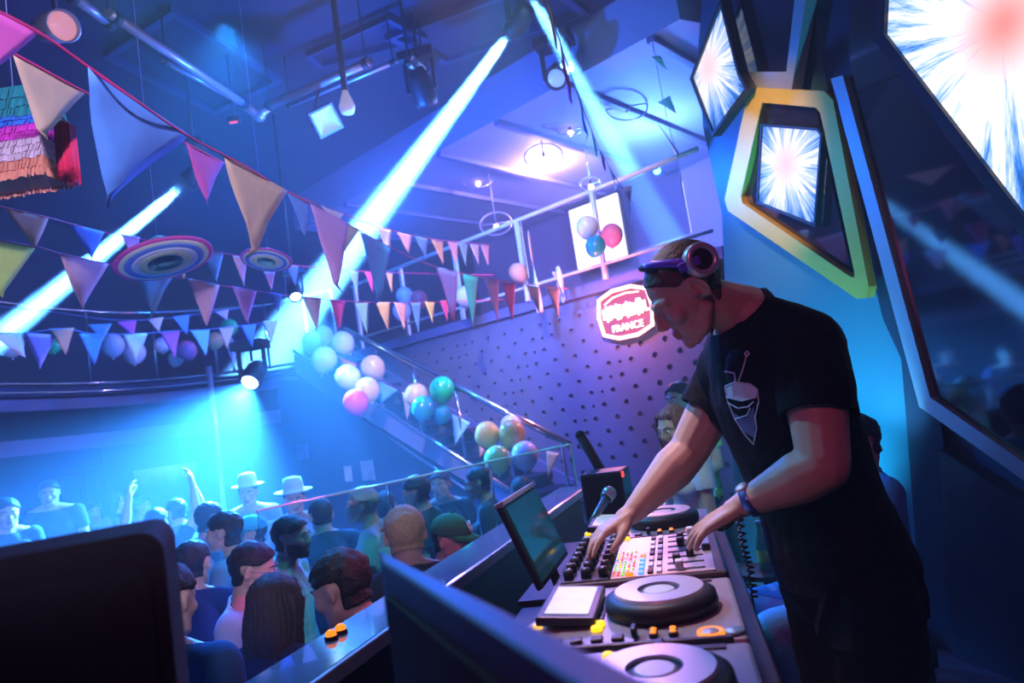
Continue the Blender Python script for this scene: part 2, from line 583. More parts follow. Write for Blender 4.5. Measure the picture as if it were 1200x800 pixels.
# tinsel fringe on the bar back
m_tins = mat('tinsel_blue', (0.05, 0.12, 0.8), 0.25, metal=0.7)
for (px, py, wl_, wd, ht, lb) in ((92, 575, 'bar', 0.9, 0.50, 'blue tinsel fringe curtain behind the bartender at far left'), (195, 562, 'back', 1.05, 0.45, 'blue tinsel fringe curtain low under the gallery left of the steel post'),
                                 (277, 545, 'back', 0.55, 0.6, 'blue tinsel fringe curtain right of the steel post')):
    c = onpl(px, py, (-6.874, 0, 0), Vector((1, 0, 0))) if wl_ == 'bar' else onpl(px, py, (0, 11.174, 0), Vector((0, 1, 0)))
    bm = nb()
    for k in range(int(wd / 0.022)):
        x = -wd / 2 + k * 0.022
        L = ht * random.uniform(0.7, 1.0)
        yy = random.uniform(-0.018, 0.012)
        prism(bm, [(x, yy, ht / 2), (x + 0.016, yy + 0.008, ht / 2), (x + 0.014 + random.uniform(-.01, .01), yy, ht / 2 - L), (x + random.uniform(-.01, .01), yy, ht / 2 - L)], (0, 0.003, 0))
    box(bm, (0, 0, ht / 2 + 0.015), (wd, 0.05, 0.03))
    o = obj('tinsel_fringe', bm, m_tins, loc=c)
    if wl_ == 'bar':
        o.rotation_euler = (0, 0, pi / 2)
    tag(o, lb, 'curtain')

# stairs up to the gallery
SO = 1.05
RAILP = Vector((N_P.x, N_P.y, 0))
ps = lambda px, py, off=SO: onpl(px, py, pw(0, off, 0), RAILP)


def s_of(p):
    return (Vector((p.x, p.y)) - Q_P).dot(U_P)


ra, rb = ps(668, 521), ps(420, 394)                   # hand rail, bottom and top
ta, tb = ps(640, 606), ps(395, 447)                   # stringer, upper edge
st_ = thing('staircase', 'dark staircase climbing in front of the dimpled purple wall', 'staircase', (ta.x, ta.y, HALL))
so_ = Vector((ta.x, ta.y, HALL))
sa, sb = s_of(ta), s_of(tb)
slope = (tb.z - ta.z) / (sb - sa)
zline = lambda s: ta.z + (s - sa) * slope
sfoot = sa + (HALL + 0.1 - ta.z) / slope
stop = sa + (GALZ - ta.z) / slope
for off in (SO, 0.08):
    gpart('stringer', prism(nb(), [pw(sfoot, off, zline(sfoot)), pw(stop, off, zline(stop)), pw(stop, off, zline(stop) - 0.30), pw(sfoot, off, zline(sfoot) - 0.10)], (N_P.x * -0.05, N_P.y * -0.05, 0)), m_gal, st_, so_)
nst = int(abs(sfoot - stop) / 0.27)
for k in range(nst):
    s_ = sfoot + (stop - sfoot) * (k + 0.5) / nst
    gpart('tread', box(nb(), (0, 0, 0), (0.30, SO - 0.12, 0.04), 0.006, mtx=frame(pw(s_, SO / 2 + 0.03, zline(s_) - 0.13), (U_P.x, U_P.y, 0), z=(0, 0, 1))), m_dark, st_, so_)
hr = thing('stair_railing', 'shiny steel hand rail with glass sloping up beside the stairs', 'railing', (ra.x, ra.y, ra.z))
ro_ = Vector((ra.x, ra.y, ra.z))
gpart('hand_rail', tube(nb(), [ra, lerp(ra, rb, 0.5), rb, rb + (rb - ra).normalized() * 0.3], 0.032, 10), m_chrome, hr, ro_)
gpart('lower_rail', tube(nb(), [pw(sa, SO, zline(sa) + 0.04), pw(stop, SO, zline(stop) + 0.04)], 0.022, 8), m_chrome, hr, ro_)
gpart('edge_strip', tube(nb(), [pw(sa, SO + 0.02, zline(sa) - 0.27), pw(stop, SO + 0.02, zline(stop) - 0.29)], 0.014, 8), m_chrome, hr, ro_)
for k in range(5):
    t_ = (k + 0.15) / 4.6
    top = lerp(ra, rb, t_)
    s_ = s_of(top)
    gpart('post', tube(nb(), [top, pw(s_, SO, zline(s_) + 0.02)], 0.018, 8), m_chrome, hr, ro_)
# wall under the stairs
flat('wall_under_stairs', [pw(sfoot, SO - 0.08, zline(sfoot) - 0.20), pw(stop, SO - 0.08, zline(stop) - 0.38), pw(stop - 0.7, SO - 0.08, 2.4), pw(stop - 0.7, SO - 0.08, HALL), pw(sfoot, SO - 0.08, HALL)], m_wall, (-0.06 * N_P.x, -0.06 * N_P.y, 0))
for (px, py, w_, h_, lb, c_) in ((431, 551, 0.26, 0.25, 'pinkish paper notice on the wall below the stairs', (0.75, 0.5, 0.5)), (408, 555, 0.15, 0.20, 'narrow bluish paper notice left of the pinkish one below the stairs', (0.35, 0.45, 0.7)),
                             (355, 530, 0.28, 0.20, 'faded blue notice on the wall nearest the stair head', (0.2, 0.3, 0.6))):
    c = ps(px, py, SO - 0.045)
    tag(obj('paper_notice', box(nb(), (0, 0, 0), (w_, 0.02, h_), 0.004, mtx=frame((0, 0, 0), (U_P.x, U_P.y, 0), z=(0, 0, 1))), mat('paper_' + str(px), c_, 0.7, noise_amt=0.3, nscale=14), loc=c), lb, 'notice')

# neon sign
m_neon = mat('neon_tube', (0.9, 0.4, 0.4), 0.4, emit=(1, 0.42, 0.40), estr=4.5)
m_neonw = mat('neon_letters', (0.9, 0.9, 0.8), 0.4, emit=(1, 0.74, 0.68), estr=2.6)
m_neonb = mat('sign_back', (0.10, 0.03, 0.05), 0.6)
nc = onpl(734, 366, pw(0, 0.05, 0), RAILP)
NM = frame(nc, (U_P.x, U_P.y, 0), z=(0, 0, 1))        # x to the right along the wall, y into the wall, z up
sg = thing('neon_sign', 'glowing pink neon badge sign reading FRANCE on the dimpled wall', 'sign', mtx=NM)
ow, oh = 0.36, 0.26
outl = [(-0.30, 0.19), (-0.12, 0.255), (0.12, 0.255), (0.30, 0.19), (0.335, 0.0), (0.30, -0.19), (0.12, -0.255), (-0.12, -0.255), (-0.30, -0.19), (-0.335, 0.0)]
obj('backing', prism(nb(), [(x, 0.0, z) for x, z in outl], (0, 0.03, 0)), m_neonb, sg)
obj('neon_outline', tube(nb(), [(x, -0.03, z) for x, z in outl], 0.020, 10, closed=True), m_neon, sg)
obj('neon_arch', tube(nb(), [(-0.24, -0.025, 0.13), (-0.12, -0.025, 0.185), (0.05, -0.025, 0.20), (0.2, -0.025, 0.18)], 0.008, 8), m_neon, sg)
bm = nb()
xs = -0.27
k = 0
while xs < 0.25:                                       # the overexposed name in the middle: only bright strokes can be made out
    h_ = 0.075 + 0.02 * ((k * 5) % 3)
    box(bm, (xs, -0.02, 0.025), (0.024, 0.02, h_ * 1.5), 0.006)
    if k % 2 == 0:
        box(bm, (xs + 0.02, -0.02, 0.025 + (h_ * 0.7 if k % 4 else -h_ * 0.6)), (0.05, 0.02, 0.022), 0.005)
    xs += 0.043
    k += 1
obj('name_strokes', bm, m_neonw, sg)


def text_mesh(name, body, size, m, parent, mtx, extrude=0.004, align='CENTER'):
    cu = bpy.data.curves.new(name, 'FONT')
    cu.body = body
    cu.size = size
    cu.extrude = extrude
    cu.align_x = align
    cu.align_y = 'CENTER'
    o = bpy.data.objects.new(name, cu)
    COL.objects.link(o)
    me = bpy.data.meshes.new_from_object(o.evaluated_get(bpy.context.evaluated_depsgraph_get()))
    bpy.data.objects.remove(o)
    bpy.data.curves.remove(cu)
    me.transform(mtx)
    o = bpy.data.objects.new(name, me)
    COL.objects.link(o)
    me.materials.clear()
    me.materials.append(m)
    o.parent = parent
    return o


TXT = Matrix.Translation((0, -0.02, -0.15)) @ Matrix.Rotation(pi / 2, 4, 'X')
text_mesh('lettering', 'FRANCE', 0.105, m_neonw, sg, TXT, 0.008)
sl = lamp('neon_glow', 'POINT', nc + RAILP * 0.45, 52, (1, 0.25, 0.3), size=0.02)

# ---------------------------------------------------------------- faceted wall with screens behind the DJ
D_R = (W_R0 - W_R1).normalized()
N_R = Vector((-D_R.y * -1, D_R.x, 0))
N_R = Vector((D_R.y, -D_R.x, 0))
if N_R.x > 0:
    N_R = -N_R
W1 = Vector((W_R1.x, W_R1.y, 0))


def rw(px, py, off=0.0):
    return onpl(px, py, W1 + N_R * off, N_R)


a, b = W1, Vector((W_R0.x, W_R0.y, 0))
flat('wall_right', [rw(866, 700), b, b + Vector((0, 0, CEILZ)), rw(836, -170), rw(818, 60), rw(824, 150), rw(846, 250)], m_teal, tuple(-N_R * 0.15))


def slab(pix, off, th):
    return prism(nb(), [rw(x, y, off) for x, y in pix], N_R * th)


struct('trim_4', slab([(962, -60), (1004, -60), (1002, 90), (1104, 470), (1112, 520), (1136, 800), (1092, 800), (1062, 420), (1040, 372), (978, 112), (962, 40)], 0.02, 0.03), m_dark)
m_face = mat('lacquer_dark', (0.02, 0.024, 0.04), 0.3, coat=0.3)
tag(obj('wall_facet', slab([(1113, 524), (1420, 720), (1420, 1000), (1140, 1000)], 0.03, 0.06), m_face), 'dark lacquered wall facet low at the right behind the DJ', 'wall panel')

t = thing('mirror_facet', 'tall smoked mirror facet edged by a silver strip right of the gold pentagon', 'wall panel', rw(1060, 300, 0.0))
obj('mirror', slab([(1001, -60), (1002, 90), (1104, 463), (1420, 680), (1420, -60)], 0.06, 0.03), m_dglass, t).matrix_parent_inverse = Matrix.Translation(-t.location)
obj('edge_strip', slab([(987, 92), (1001, 88), (1104, 463), (1200, 528), (1420, 676), (1420, 706), (1200, 549), (1091, 474)], 0.05, 0.07), m_silver, t).matrix_parent_inverse = Matrix.Translation(-t.location)
t = thing('mirror_facet', 'smoked mirror facet with silver corner strip above the gold pentagon', 'wall panel', rw(900, 60, 0.0))
obj('mirror', slab([(846, -60), (952, -60), (935, 86), (872, 86)], 0.05, 0.03), m_dglass, t).matrix_parent_inverse = Matrix.Translation(-t.location)
obj('edge_strip', slab([(866, 84), (934, 84), (951, -60), (967, -60), (940, 106), (873, 102)], 0.05, 0.07), m_silver, t).matrix_parent_inverse = Matrix.Translation(-t.location)


def burst(name, M, strength, heart=(1.0, 0.16, 0.13), hr=0.26):
    """a star burst playing on a screen: streaks of white and blue round a red heart"""
    m = bpy.data.materials.new(name)
    m.use_nodes = True
    nt = m.node_tree
    b = nt.nodes['Principled BSDF']
    b.inputs['Base Color'].default_value = (0.01, 0.01, 0.015, 1)
    b.inputs['Roughness'].default_value = 0.15
    N, L = nt.nodes.new, nt.links.new
    tc = N('ShaderNodeTexCoord')
    sx = N('ShaderNodeSeparateXYZ')
    L(tc.outputs['Object'], sx.inputs[0])
    an = N('ShaderNodeMath'); an.operation = 'ARCTAN2'
    L(sx.outputs['Z'], an.inputs[0]); L(sx.outputs['X'], an.inputs[1])
    ln = N('ShaderNodeVectorMath'); ln.operation = 'LENGTH'
    L(tc.outputs['Object'], ln.inputs[0])
    cb = N('ShaderNodeCombineXYZ')
    am = N('ShaderNodeMath'); am.operation = 'MULTIPLY'; am.inputs[1].default_value = 7.0
    L(an.outputs[0], am.inputs[0])
    rm = N('ShaderNodeMath'); rm.operation = 'MULTIPLY'; rm.inputs[1].default_value = 1.6
    L(ln.outputs['Value'], rm.inputs[0])
    L(am.outputs[0], cb.inputs[0]); L(rm.outputs[0], cb.inputs[1])
    nz = N('ShaderNodeTexNoise'); nz.inputs['Scale'].default_value = 1.0; nz.inputs['Detail'].default_value = 5; nz.inputs['Roughness'].default_value = 0.75
    L(cb.outputs[0], nz.inputs['Vector'])
    rel = N('ShaderNodeMath'); rel.operation = 'DIVIDE'; rel.inputs[1].default_value = M
    L(ln.outputs['Value'], rel.inputs[0])
    # streak brightness falls off with distance
    sub = N('ShaderNodeMath'); sub.operation = 'MULTIPLY_ADD'; sub.inputs[1].default_value = -0.38; sub.inputs[2].default_value = 0.27
    L(rel.outputs[0], sub.inputs[0])
    ad = N('ShaderNodeMath'); ad.operation = 'ADD'
    L(nz.outputs['Fac'], ad.inputs[0]); L(sub.outputs[0], ad.inputs[1])
    cr = N('ShaderNodeValToRGB')
    e = cr.color_ramp.elements
    e[0].position = 0.32; e[0].color = (0.01, 0.03, 0.15, 1)
    e[1].position = 0.47; e[1].color = (0.03, 0.20, 0.75, 1)
    e2 = e.new(0.56); e2.color = (0.35, 0.55, 1, 1)
    e3 = e.new(0.66); e3.color = (0.95, 0.93, 1, 1)
    L(ad.outputs[0], cr.inputs['Fac'])
    rr = N('ShaderNodeValToRGB')
    q = rr.color_ramp.elements
    q[0].position = 0.05; q[0].color = (1, 1, 1, 1)
    q[1].position = hr; q[1].color = (0, 0, 0, 1)
    L(rel.outputs[0], rr.inputs['Fac'])
    mx = N('ShaderNodeMix'); mx.data_type = 'RGBA'
    mx.inputs['B'].default_value = (*heart, 1)
    L(rr.outputs['Color'], mx.inputs['Factor']); L(cr.outputs['Color'], mx.inputs['A'])
    L(mx.outputs['Result'], b.inputs['Emission Color'])
    b.inputs['Emission Strength'].default_value = strength
    return m


def wall_screen(label, pix, centre, off, th, bez, reach, strength, heart=(1, 0.62, 0.60), hr=0.30):
    c = rw(*centre, off)
    t = thing('led_screen', label, 'screen', c)
    M = frame((0, 0, 0), D_R.to_3d(), z=(0, 0, 1))      # x along the wall towards the camera
    t.matrix_world = Matrix.Translation(c) @ M
    MI = t.matrix_world.inverted()
    pts = [MI @ rw(x, y, off + th) for x, y in pix]
    cen = sum(pts, Vector()) / len(pts)
    inn = []
    n = len(pts)
    for i in range(n):                                   # inset by bez
        p, p0, p1 = pts[i], pts[i - 1], pts[(i + 1) % n]
        e0, e1 = (p - p0).normalized(), (p1 - p).normalized()
        n0, n1 = Vector((-e0.z, 0, e0.x)), Vector((-e1.z, 0, e1.x))
        if n0.dot(cen - p) < 0:
            n0 = -n0
        if n1.dot(cen - p) < 0:
            n1 = -n1
        bis = (n0 + n1).normalized()
        inn.append(p + bis * (bez / max(0.35, bis.dot(n0))))
    back = (MI.to_3x3() @ (-N_R)).normalized() * th
    obj('bezel', ring_prism(nb(), pts, inn, back), m_black, t)
    d = [p + back * 0.25 for p in inn]
    obj('display', prism(nb(), d, back * 0.6), burst('screen_burst', reach, strength, heart, hr), t)
    return t


wall_screen('large leaning screen with a red and white burst at the upper right', [(1025, 48), (1030, -60), (1420, -60), (1420, 540), (1196, 276)], (1192, 28), 0.35, 0.08, 0.045, 0.95, 1.4, (1.0, 0.22, 0.20), 0.24)
wall_screen('narrow kite shaped screen with a white and red burst beyond the gold pentagon', [(844, -2), (866, 86), (876, 104), (834, 160), (808, 92)], (838, 78), 0.12, 0.07, 0.02, 0.50, 1.15)

gp = thing('pentagon_frame', 'gold framed pentagon of smoked mirror on the wall above the DJ', 'wall panel', rw(925, 220, 0))
gi = Matrix.Translation(-gp.location)
outer = [(878, 102), (966, 107), (976, 117), (1018, 336), (1015, 349), (1004, 350), (853, 247), (849, 234)]
inner = [(893, 120), (956, 126), (961, 132), (1001, 318), (1001, 325), (996, 324), (870, 238), (868, 230)]
obj('frame', ring_prism(nb(), [rw(x, y, 0.13) for x, y in outer], [rw(x, y, 0.13) for x, y in inner], -N_R * 0.05), m_gold, gp).matrix_parent_inverse = gi
obj('mirror', slab(inner, 0.07, 0.02), m_dglass, gp).matrix_parent_inverse = gi
wall_screen('rounded rectangular screen with a white burst inside the gold pentagon', [(891, 145), (958, 150), (963, 157), (955, 266), (886, 238)], (926, 192), 0.10, 0.04, 0.014, 0.46, 1.2)

# ---------------------------------------------------------------- people
import numpy as np

m_skin = mat('skin_fair', (0.62, 0.38, 0.29), 0.5, sss=0.1, noise_amt=0.08, nscale=30)
m_skin2 = mat('skin_olive', (0.48, 0.28, 0.20), 0.5, sss=0.1, noise_amt=0.08, nscale=30)
m_lips = mat('lips', (0.45, 0.16, 0.15), 0.45)
m_eyew = mat('eye_white', (0.8, 0.8, 0.8), 0.2)
m_iris = mat('eye_iris', (0.04, 0.025, 0.02), 0.2)
HAIRS = {k: mat('hair_' + k, c, 0.55, noise_amt=0.5, nscale=120, bump=0.6) for k, c in dict(
    black=(0.012, 0.010, 0.010), brown=(0.06, 0.032, 0.02), blonde=(0.55, 0.38, 0.20), red=(0.22, 0.07, 0.04), grey=(0.3, 0.3, 0.3), short=(0.10, 0.06, 0.045)).items()}


def cloth(name, c, **k):
    return mat('cloth_' + name, c, 0.85, noise_amt=0.12, nscale=60, bump=0.25, spec=0.2, **k)


def loft(bm, secs, n=20):
    """closed loft of ellipses: (centre, side axis, depth axis, half width, half depth)"""
    rings = []
    for c, ax, ay, a, b in secs:
        rings.append([bm.verts.new(c + ax * (a * cos(2 * pi * k / n)) + ay * (b * sin(2 * pi * k / n))) for k in range(n)])
    fs = []
    for A, B in zip(rings, rings[1:]):
        for k in range(n):
            fs.append(bm.faces.new((A[k], A[(k + 1) % n], B[(k + 1) % n], B[k])))
    fs.append(bm.faces.new(rings[0][::-1]))
    fs.append(bm.faces.new(rings[-1]))
    bmesh.ops.recalc_face_normals(bm, faces=fs)


def limb(bm, pts, rads, n=12, sub=4):
    """tapered limb: joints rounded by resampling"""
    P_, R_ = [], []
    for i in range(len(pts) - 1):
        for k in range(sub):
            t = k / sub
            P_.append(lerp(pts[i], pts[i + 1], t))
            R_.append(lerp(rads[i], rads[i + 1], t))
    P_.append(pts[-1])
    R_.append(rads[-1])
    tube(bm, P_, 0, n, rads=R_)
    sphere(bm, pts[0], rads[0] * 0.98, u=10, v=8)
    sphere(bm, pts[-1], rads[-1] * 0.98, u=10, v=8)


def hand_mesh(bm, wr, d, nrm, side, curls=(0.35, 0.4, 0.45, 0.5), thumb=0.35, spread=0.09, s=1.0):
    """wrist, direction along the palm, direction the palm faces, +1 when the thumb lies along d x nrm"""
    d = d.normalized()
    nrm = (nrm - d * nrm.dot(d)).normalized()
    x = d.cross(nrm).normalized() * side          # towards the thumb
    L = 0.088 * s
    offs = (0.030, 0.010, -0.010, -0.029)
    lens = (0.074, 0.082, 0.075, 0.059)
    for i in range(4):
        base = wr + x * (offs[i] * 0.55 * s) + d * 0.004
        kn = wr + d * (L * (1.0, 1.03, 0.99, 0.93)[i]) + x * (offs[i] * s) - nrm * (0.002 * s)
        limb(bm, [base, lerp(base, kn, 0.5), kn], [0.0165 * s, 0.0150 * s, 0.0118 * s], 8, 2)
        a = spread * (1.5 - i) * 0.7
        dd = (d * cos(a) + x * sin(a)).normalized()
        ang = curls[i]
        p = kn
        seg = [p]
        acc = 0
        for fr, m in ((0.46, 0.8), (0.30, 1.15), (0.24, 0.75)):
            acc += ang * m
            dirn = dd * cos(acc) + nrm * sin(acc)
            p = p + dirn * (lens[i] * fr * s)
            seg.append(p)
        limb(bm, seg, [0.0105 * s, 0.0093 * s, 0.0083 * s, 0.0066 * s], 8, 2)
    # thumb: leaves the side of the palm near its base
    b = wr + d * 0.018 * s + x * 0.016 * s + nrm * 0.006 * s
    k1 = wr + d * 0.050 * s + x * 0.043 * s + nrm * (0.010 + 0.02 * thumb) * s
    k2 = k1 + (d * 0.85 + x * (0.45 - 0.5 * thumb) + nrm * thumb).normalized() * 0.034 * s
    k3 = k2 + (d * 0.95 + x * (0.15 - 0.6 * thumb) + nrm * thumb).normalized() * 0.027 * s
    limb(bm, [b, k1, k2, k3], [0.0175 * s, 0.0135 * s, 0.0112 * s, 0.0082 * s], 8, 2)


def head_mesh(bm, M, female=False):
    T = lambda x, y, z: M @ Vector((x, y, z))
    k = 0.94 if female else 1.0
    sphere(bm, (0, -0.012, 0.036), 1, (0.076, 0.097, 0.083), 20, 14, M)
    sphere(bm, (0, 0.018, -0.012), 1, (0.069, 0.074, 0.088), 18, 12, M)
    sphere(bm, (0, 0.038, -0.055), 1, (0.054 * k, 0.052, 0.058), 16, 12, M)
    sphere(bm, (0, 0.076, -0.098), 1, (0.022 * k, 0.018, 0.018), 10, 8, M)
    for sx in (-1, 1):
        tube(bm, [T(sx * 0.060, -0.005, -0.045), T(sx * 0.050 * k, 0.03, -0.082), T(sx * 0.02, 0.07, -0.099)], 0, 8, rads=[0.016, 0.018, 0.018])
        sphere(bm, (sx * 0.043, 0.060, -0.022), 1, (0.026, 0.027, 0.024), 10, 8, M)              # cheek
        tube(bm, [T(sx * 0.012, 0.089, 0.020), T(sx * 0.034, 0.083, 0.025), T(sx * 0.056, 0.060, 0.017)], 0, 8, rads=[0.0095, 0.0105, 0.009])  # brow
        sphere(bm, (sx * 0.031, 0.0745, 0.003), 0.0135, u=10, v=8, mtx=M)                        # eyeball under lids
        sphere(bm, (sx * 0.012, 0.100, -0.034), 0.0088, u=8, v=6, mtx=M)                         # nostril wing
        E = M @ Matrix.Translation((sx * 0.077, -0.012, -0.004)) @ Matrix.Rotation(sx * 0.35, 4, 'Z') @ Matrix.Rotation(-0.15, 4, 'X')
        sphere(bm, (-sx * 0.004, 0, 0), 1, (0.007, 0.018, 0.031), 10, 8, E)
        tube(bm, [E @ Vector((sx * 0.008, -0.016 * cos(a) - 0.001, 0.030 * sin(a) + 0.002)) for a in [radians(q) for q in range(-80, 211, 26)]], 0.0060, 8)
    tube(bm, [T(0, 0.086, 0.020), T(0, 0.098, 0.0), T(0, 0.111, -0.026), T(0, 0.105, -0.036)], 0, 8, rads=[0.009, 0.009, 0.0105, 0.009])
    tube(bm, [T(-0.022, 0.083, -0.063), T(-0.008, 0.0945, -0.0585), T(0, 0.0945, -0.060), T(0.008, 0.0945, -0.0585), T(0.022, 0.083, -0.063)], 0, 6, rads=[0.004, 0.0066, 0.006, 0.0066, 0.004])
    tube(bm, [T(-0.020, 0.082, -0.067), T(0, 0.0925, -0.0725), T(0.020, 0.082, -0.067)], 0, 6, rads=[0.004, 0.0078, 0.004])


def remesh(bm, voxel, smooth=5, name='body'):
    me = bpy.data.meshes.new('t')
    bm.to_mesh(me)
    bm.free()
    o = bpy.data.objects.new('t', me)
    COL.objects.link(o)
    r = o.modifiers.new('r', 'REMESH')
    r.mode = 'VOXEL'
    r.voxel_size = voxel
    r.use_smooth_shade = True
    if smooth:
        s = o.modifiers.new('s', 'SMOOTH')
        s.factor = 0.5
        s.iterations = smooth
    dg = bpy.context.evaluated_depsgraph_get()
    out = bpy.data.meshes.new_from_object(o.evaluated_get(dg))
    out.name = name
    bpy.data.objects.remove(o)
    bpy.data.meshes.remove(me)
    return out


def seg_d(V, a, b, r):
    a, b = np.array(a), np.array(b)
    ab = b - a
    t = np.clip((V - a) @ ab / max(1e-9, ab @ ab), 0, 1)
    return np.linalg.norm(V - (a + t[:, None] * ab), axis=1) / r, t


def classify(V, bones):
    best = np.full(len(V), 1e9)
    idx = np.zeros(len(V), int)
    tt = np.zeros(len(V))
    for i, (nm, a, b, r) in enumerate(bones):
        d, t = seg_d(V, a, b, r)
        m = d < best
        best[m] = d[m]
        idx[m] = i
        tt[m] = t[m]
    return idx, tt


def shell(name, body_me, bones, keep, cuts, off, m, parent, thick=0.005, wrinkle=0.004, wfreq=14.0, smooth=0, drop=None):
    """garment: the faces of the body whose nearest bone passes keep(name, t, p), cut clean at the planes and pushed outwards"""
    bm = bmesh.new()
    bm.from_mesh(body_me)
    for bn, co, no in cuts:
        V = np.array([f.calc_center_median() for f in bm.faces])
        idx, _ = classify(V, bones)
        names = [bones[i][0] for i in idx]
        bm.faces.ensure_lookup_table()
        fs = [f for f, q in zip(bm.faces, names) if q in bn]
        ge = list({e for f in fs for e in f.edges}) + list({v for f in fs for v in f.verts}) + fs
        bmesh.ops.bisect_plane(bm, geom=ge, dist=0.0004, plane_co=co, plane_no=no)
    bm.faces.ensure_lookup_table()
    V = np.array([f.calc_center_median() for f in bm.faces])
    idx, tt = classify(V, bones)
    kill = [f for f, i, t, p in zip(bm.faces, idx, tt, V) if not keep(bones[i][0], t, Vector(p))]
    bmesh.ops.delete(bm, geom=kill, context='FACES')
    for _ in range(4):                                   # even out the cut edge
        new = {}
        for v in bm.verts:
            if v.is_boundary:
                nb_ = [e.other_vert(v).co for e in v.link_edges if e.is_boundary]
                if len(nb_) == 2:
                    new[v] = v.co * 0.4 + (nb_[0] + nb_[1]) * 0.3
        for v, c in new.items():
            v.co = c
    if smooth:
        for _ in range(smooth):
            bmesh.ops.smooth_vert(bm, verts=[v for v in bm.verts if not v.is_boundary], factor=0.5, use_axis_x=True, use_axis_y=True, use_axis_z=True)
    bm.normal_update()
    if len(bm.verts) == 0:
        bm.free()
        return None
    V = np.array([v.co for v in bm.verts])
    idx, tt = classify(V, bones)
    for v, i, t in zip(bm.verts, idx, tt):
        o_ = off(bones[i][0], t) if callable(off) else off
        w_ = noise.noise(v.co * wfreq) * wrinkle + noise.noise(v.co * wfreq * 2.3) * wrinkle * 0.4
        v.co += v.normal * max(0.0015, o_ + w_)
        if drop:
            v.co += drop(bones[i][0], t)
    o = obj(name, bm, m, parent, smooth=True)
    s = o.modifiers.new('thickness', 'SOLIDIFY')
    s.thickness = thick
    s.offset = -1
    return o


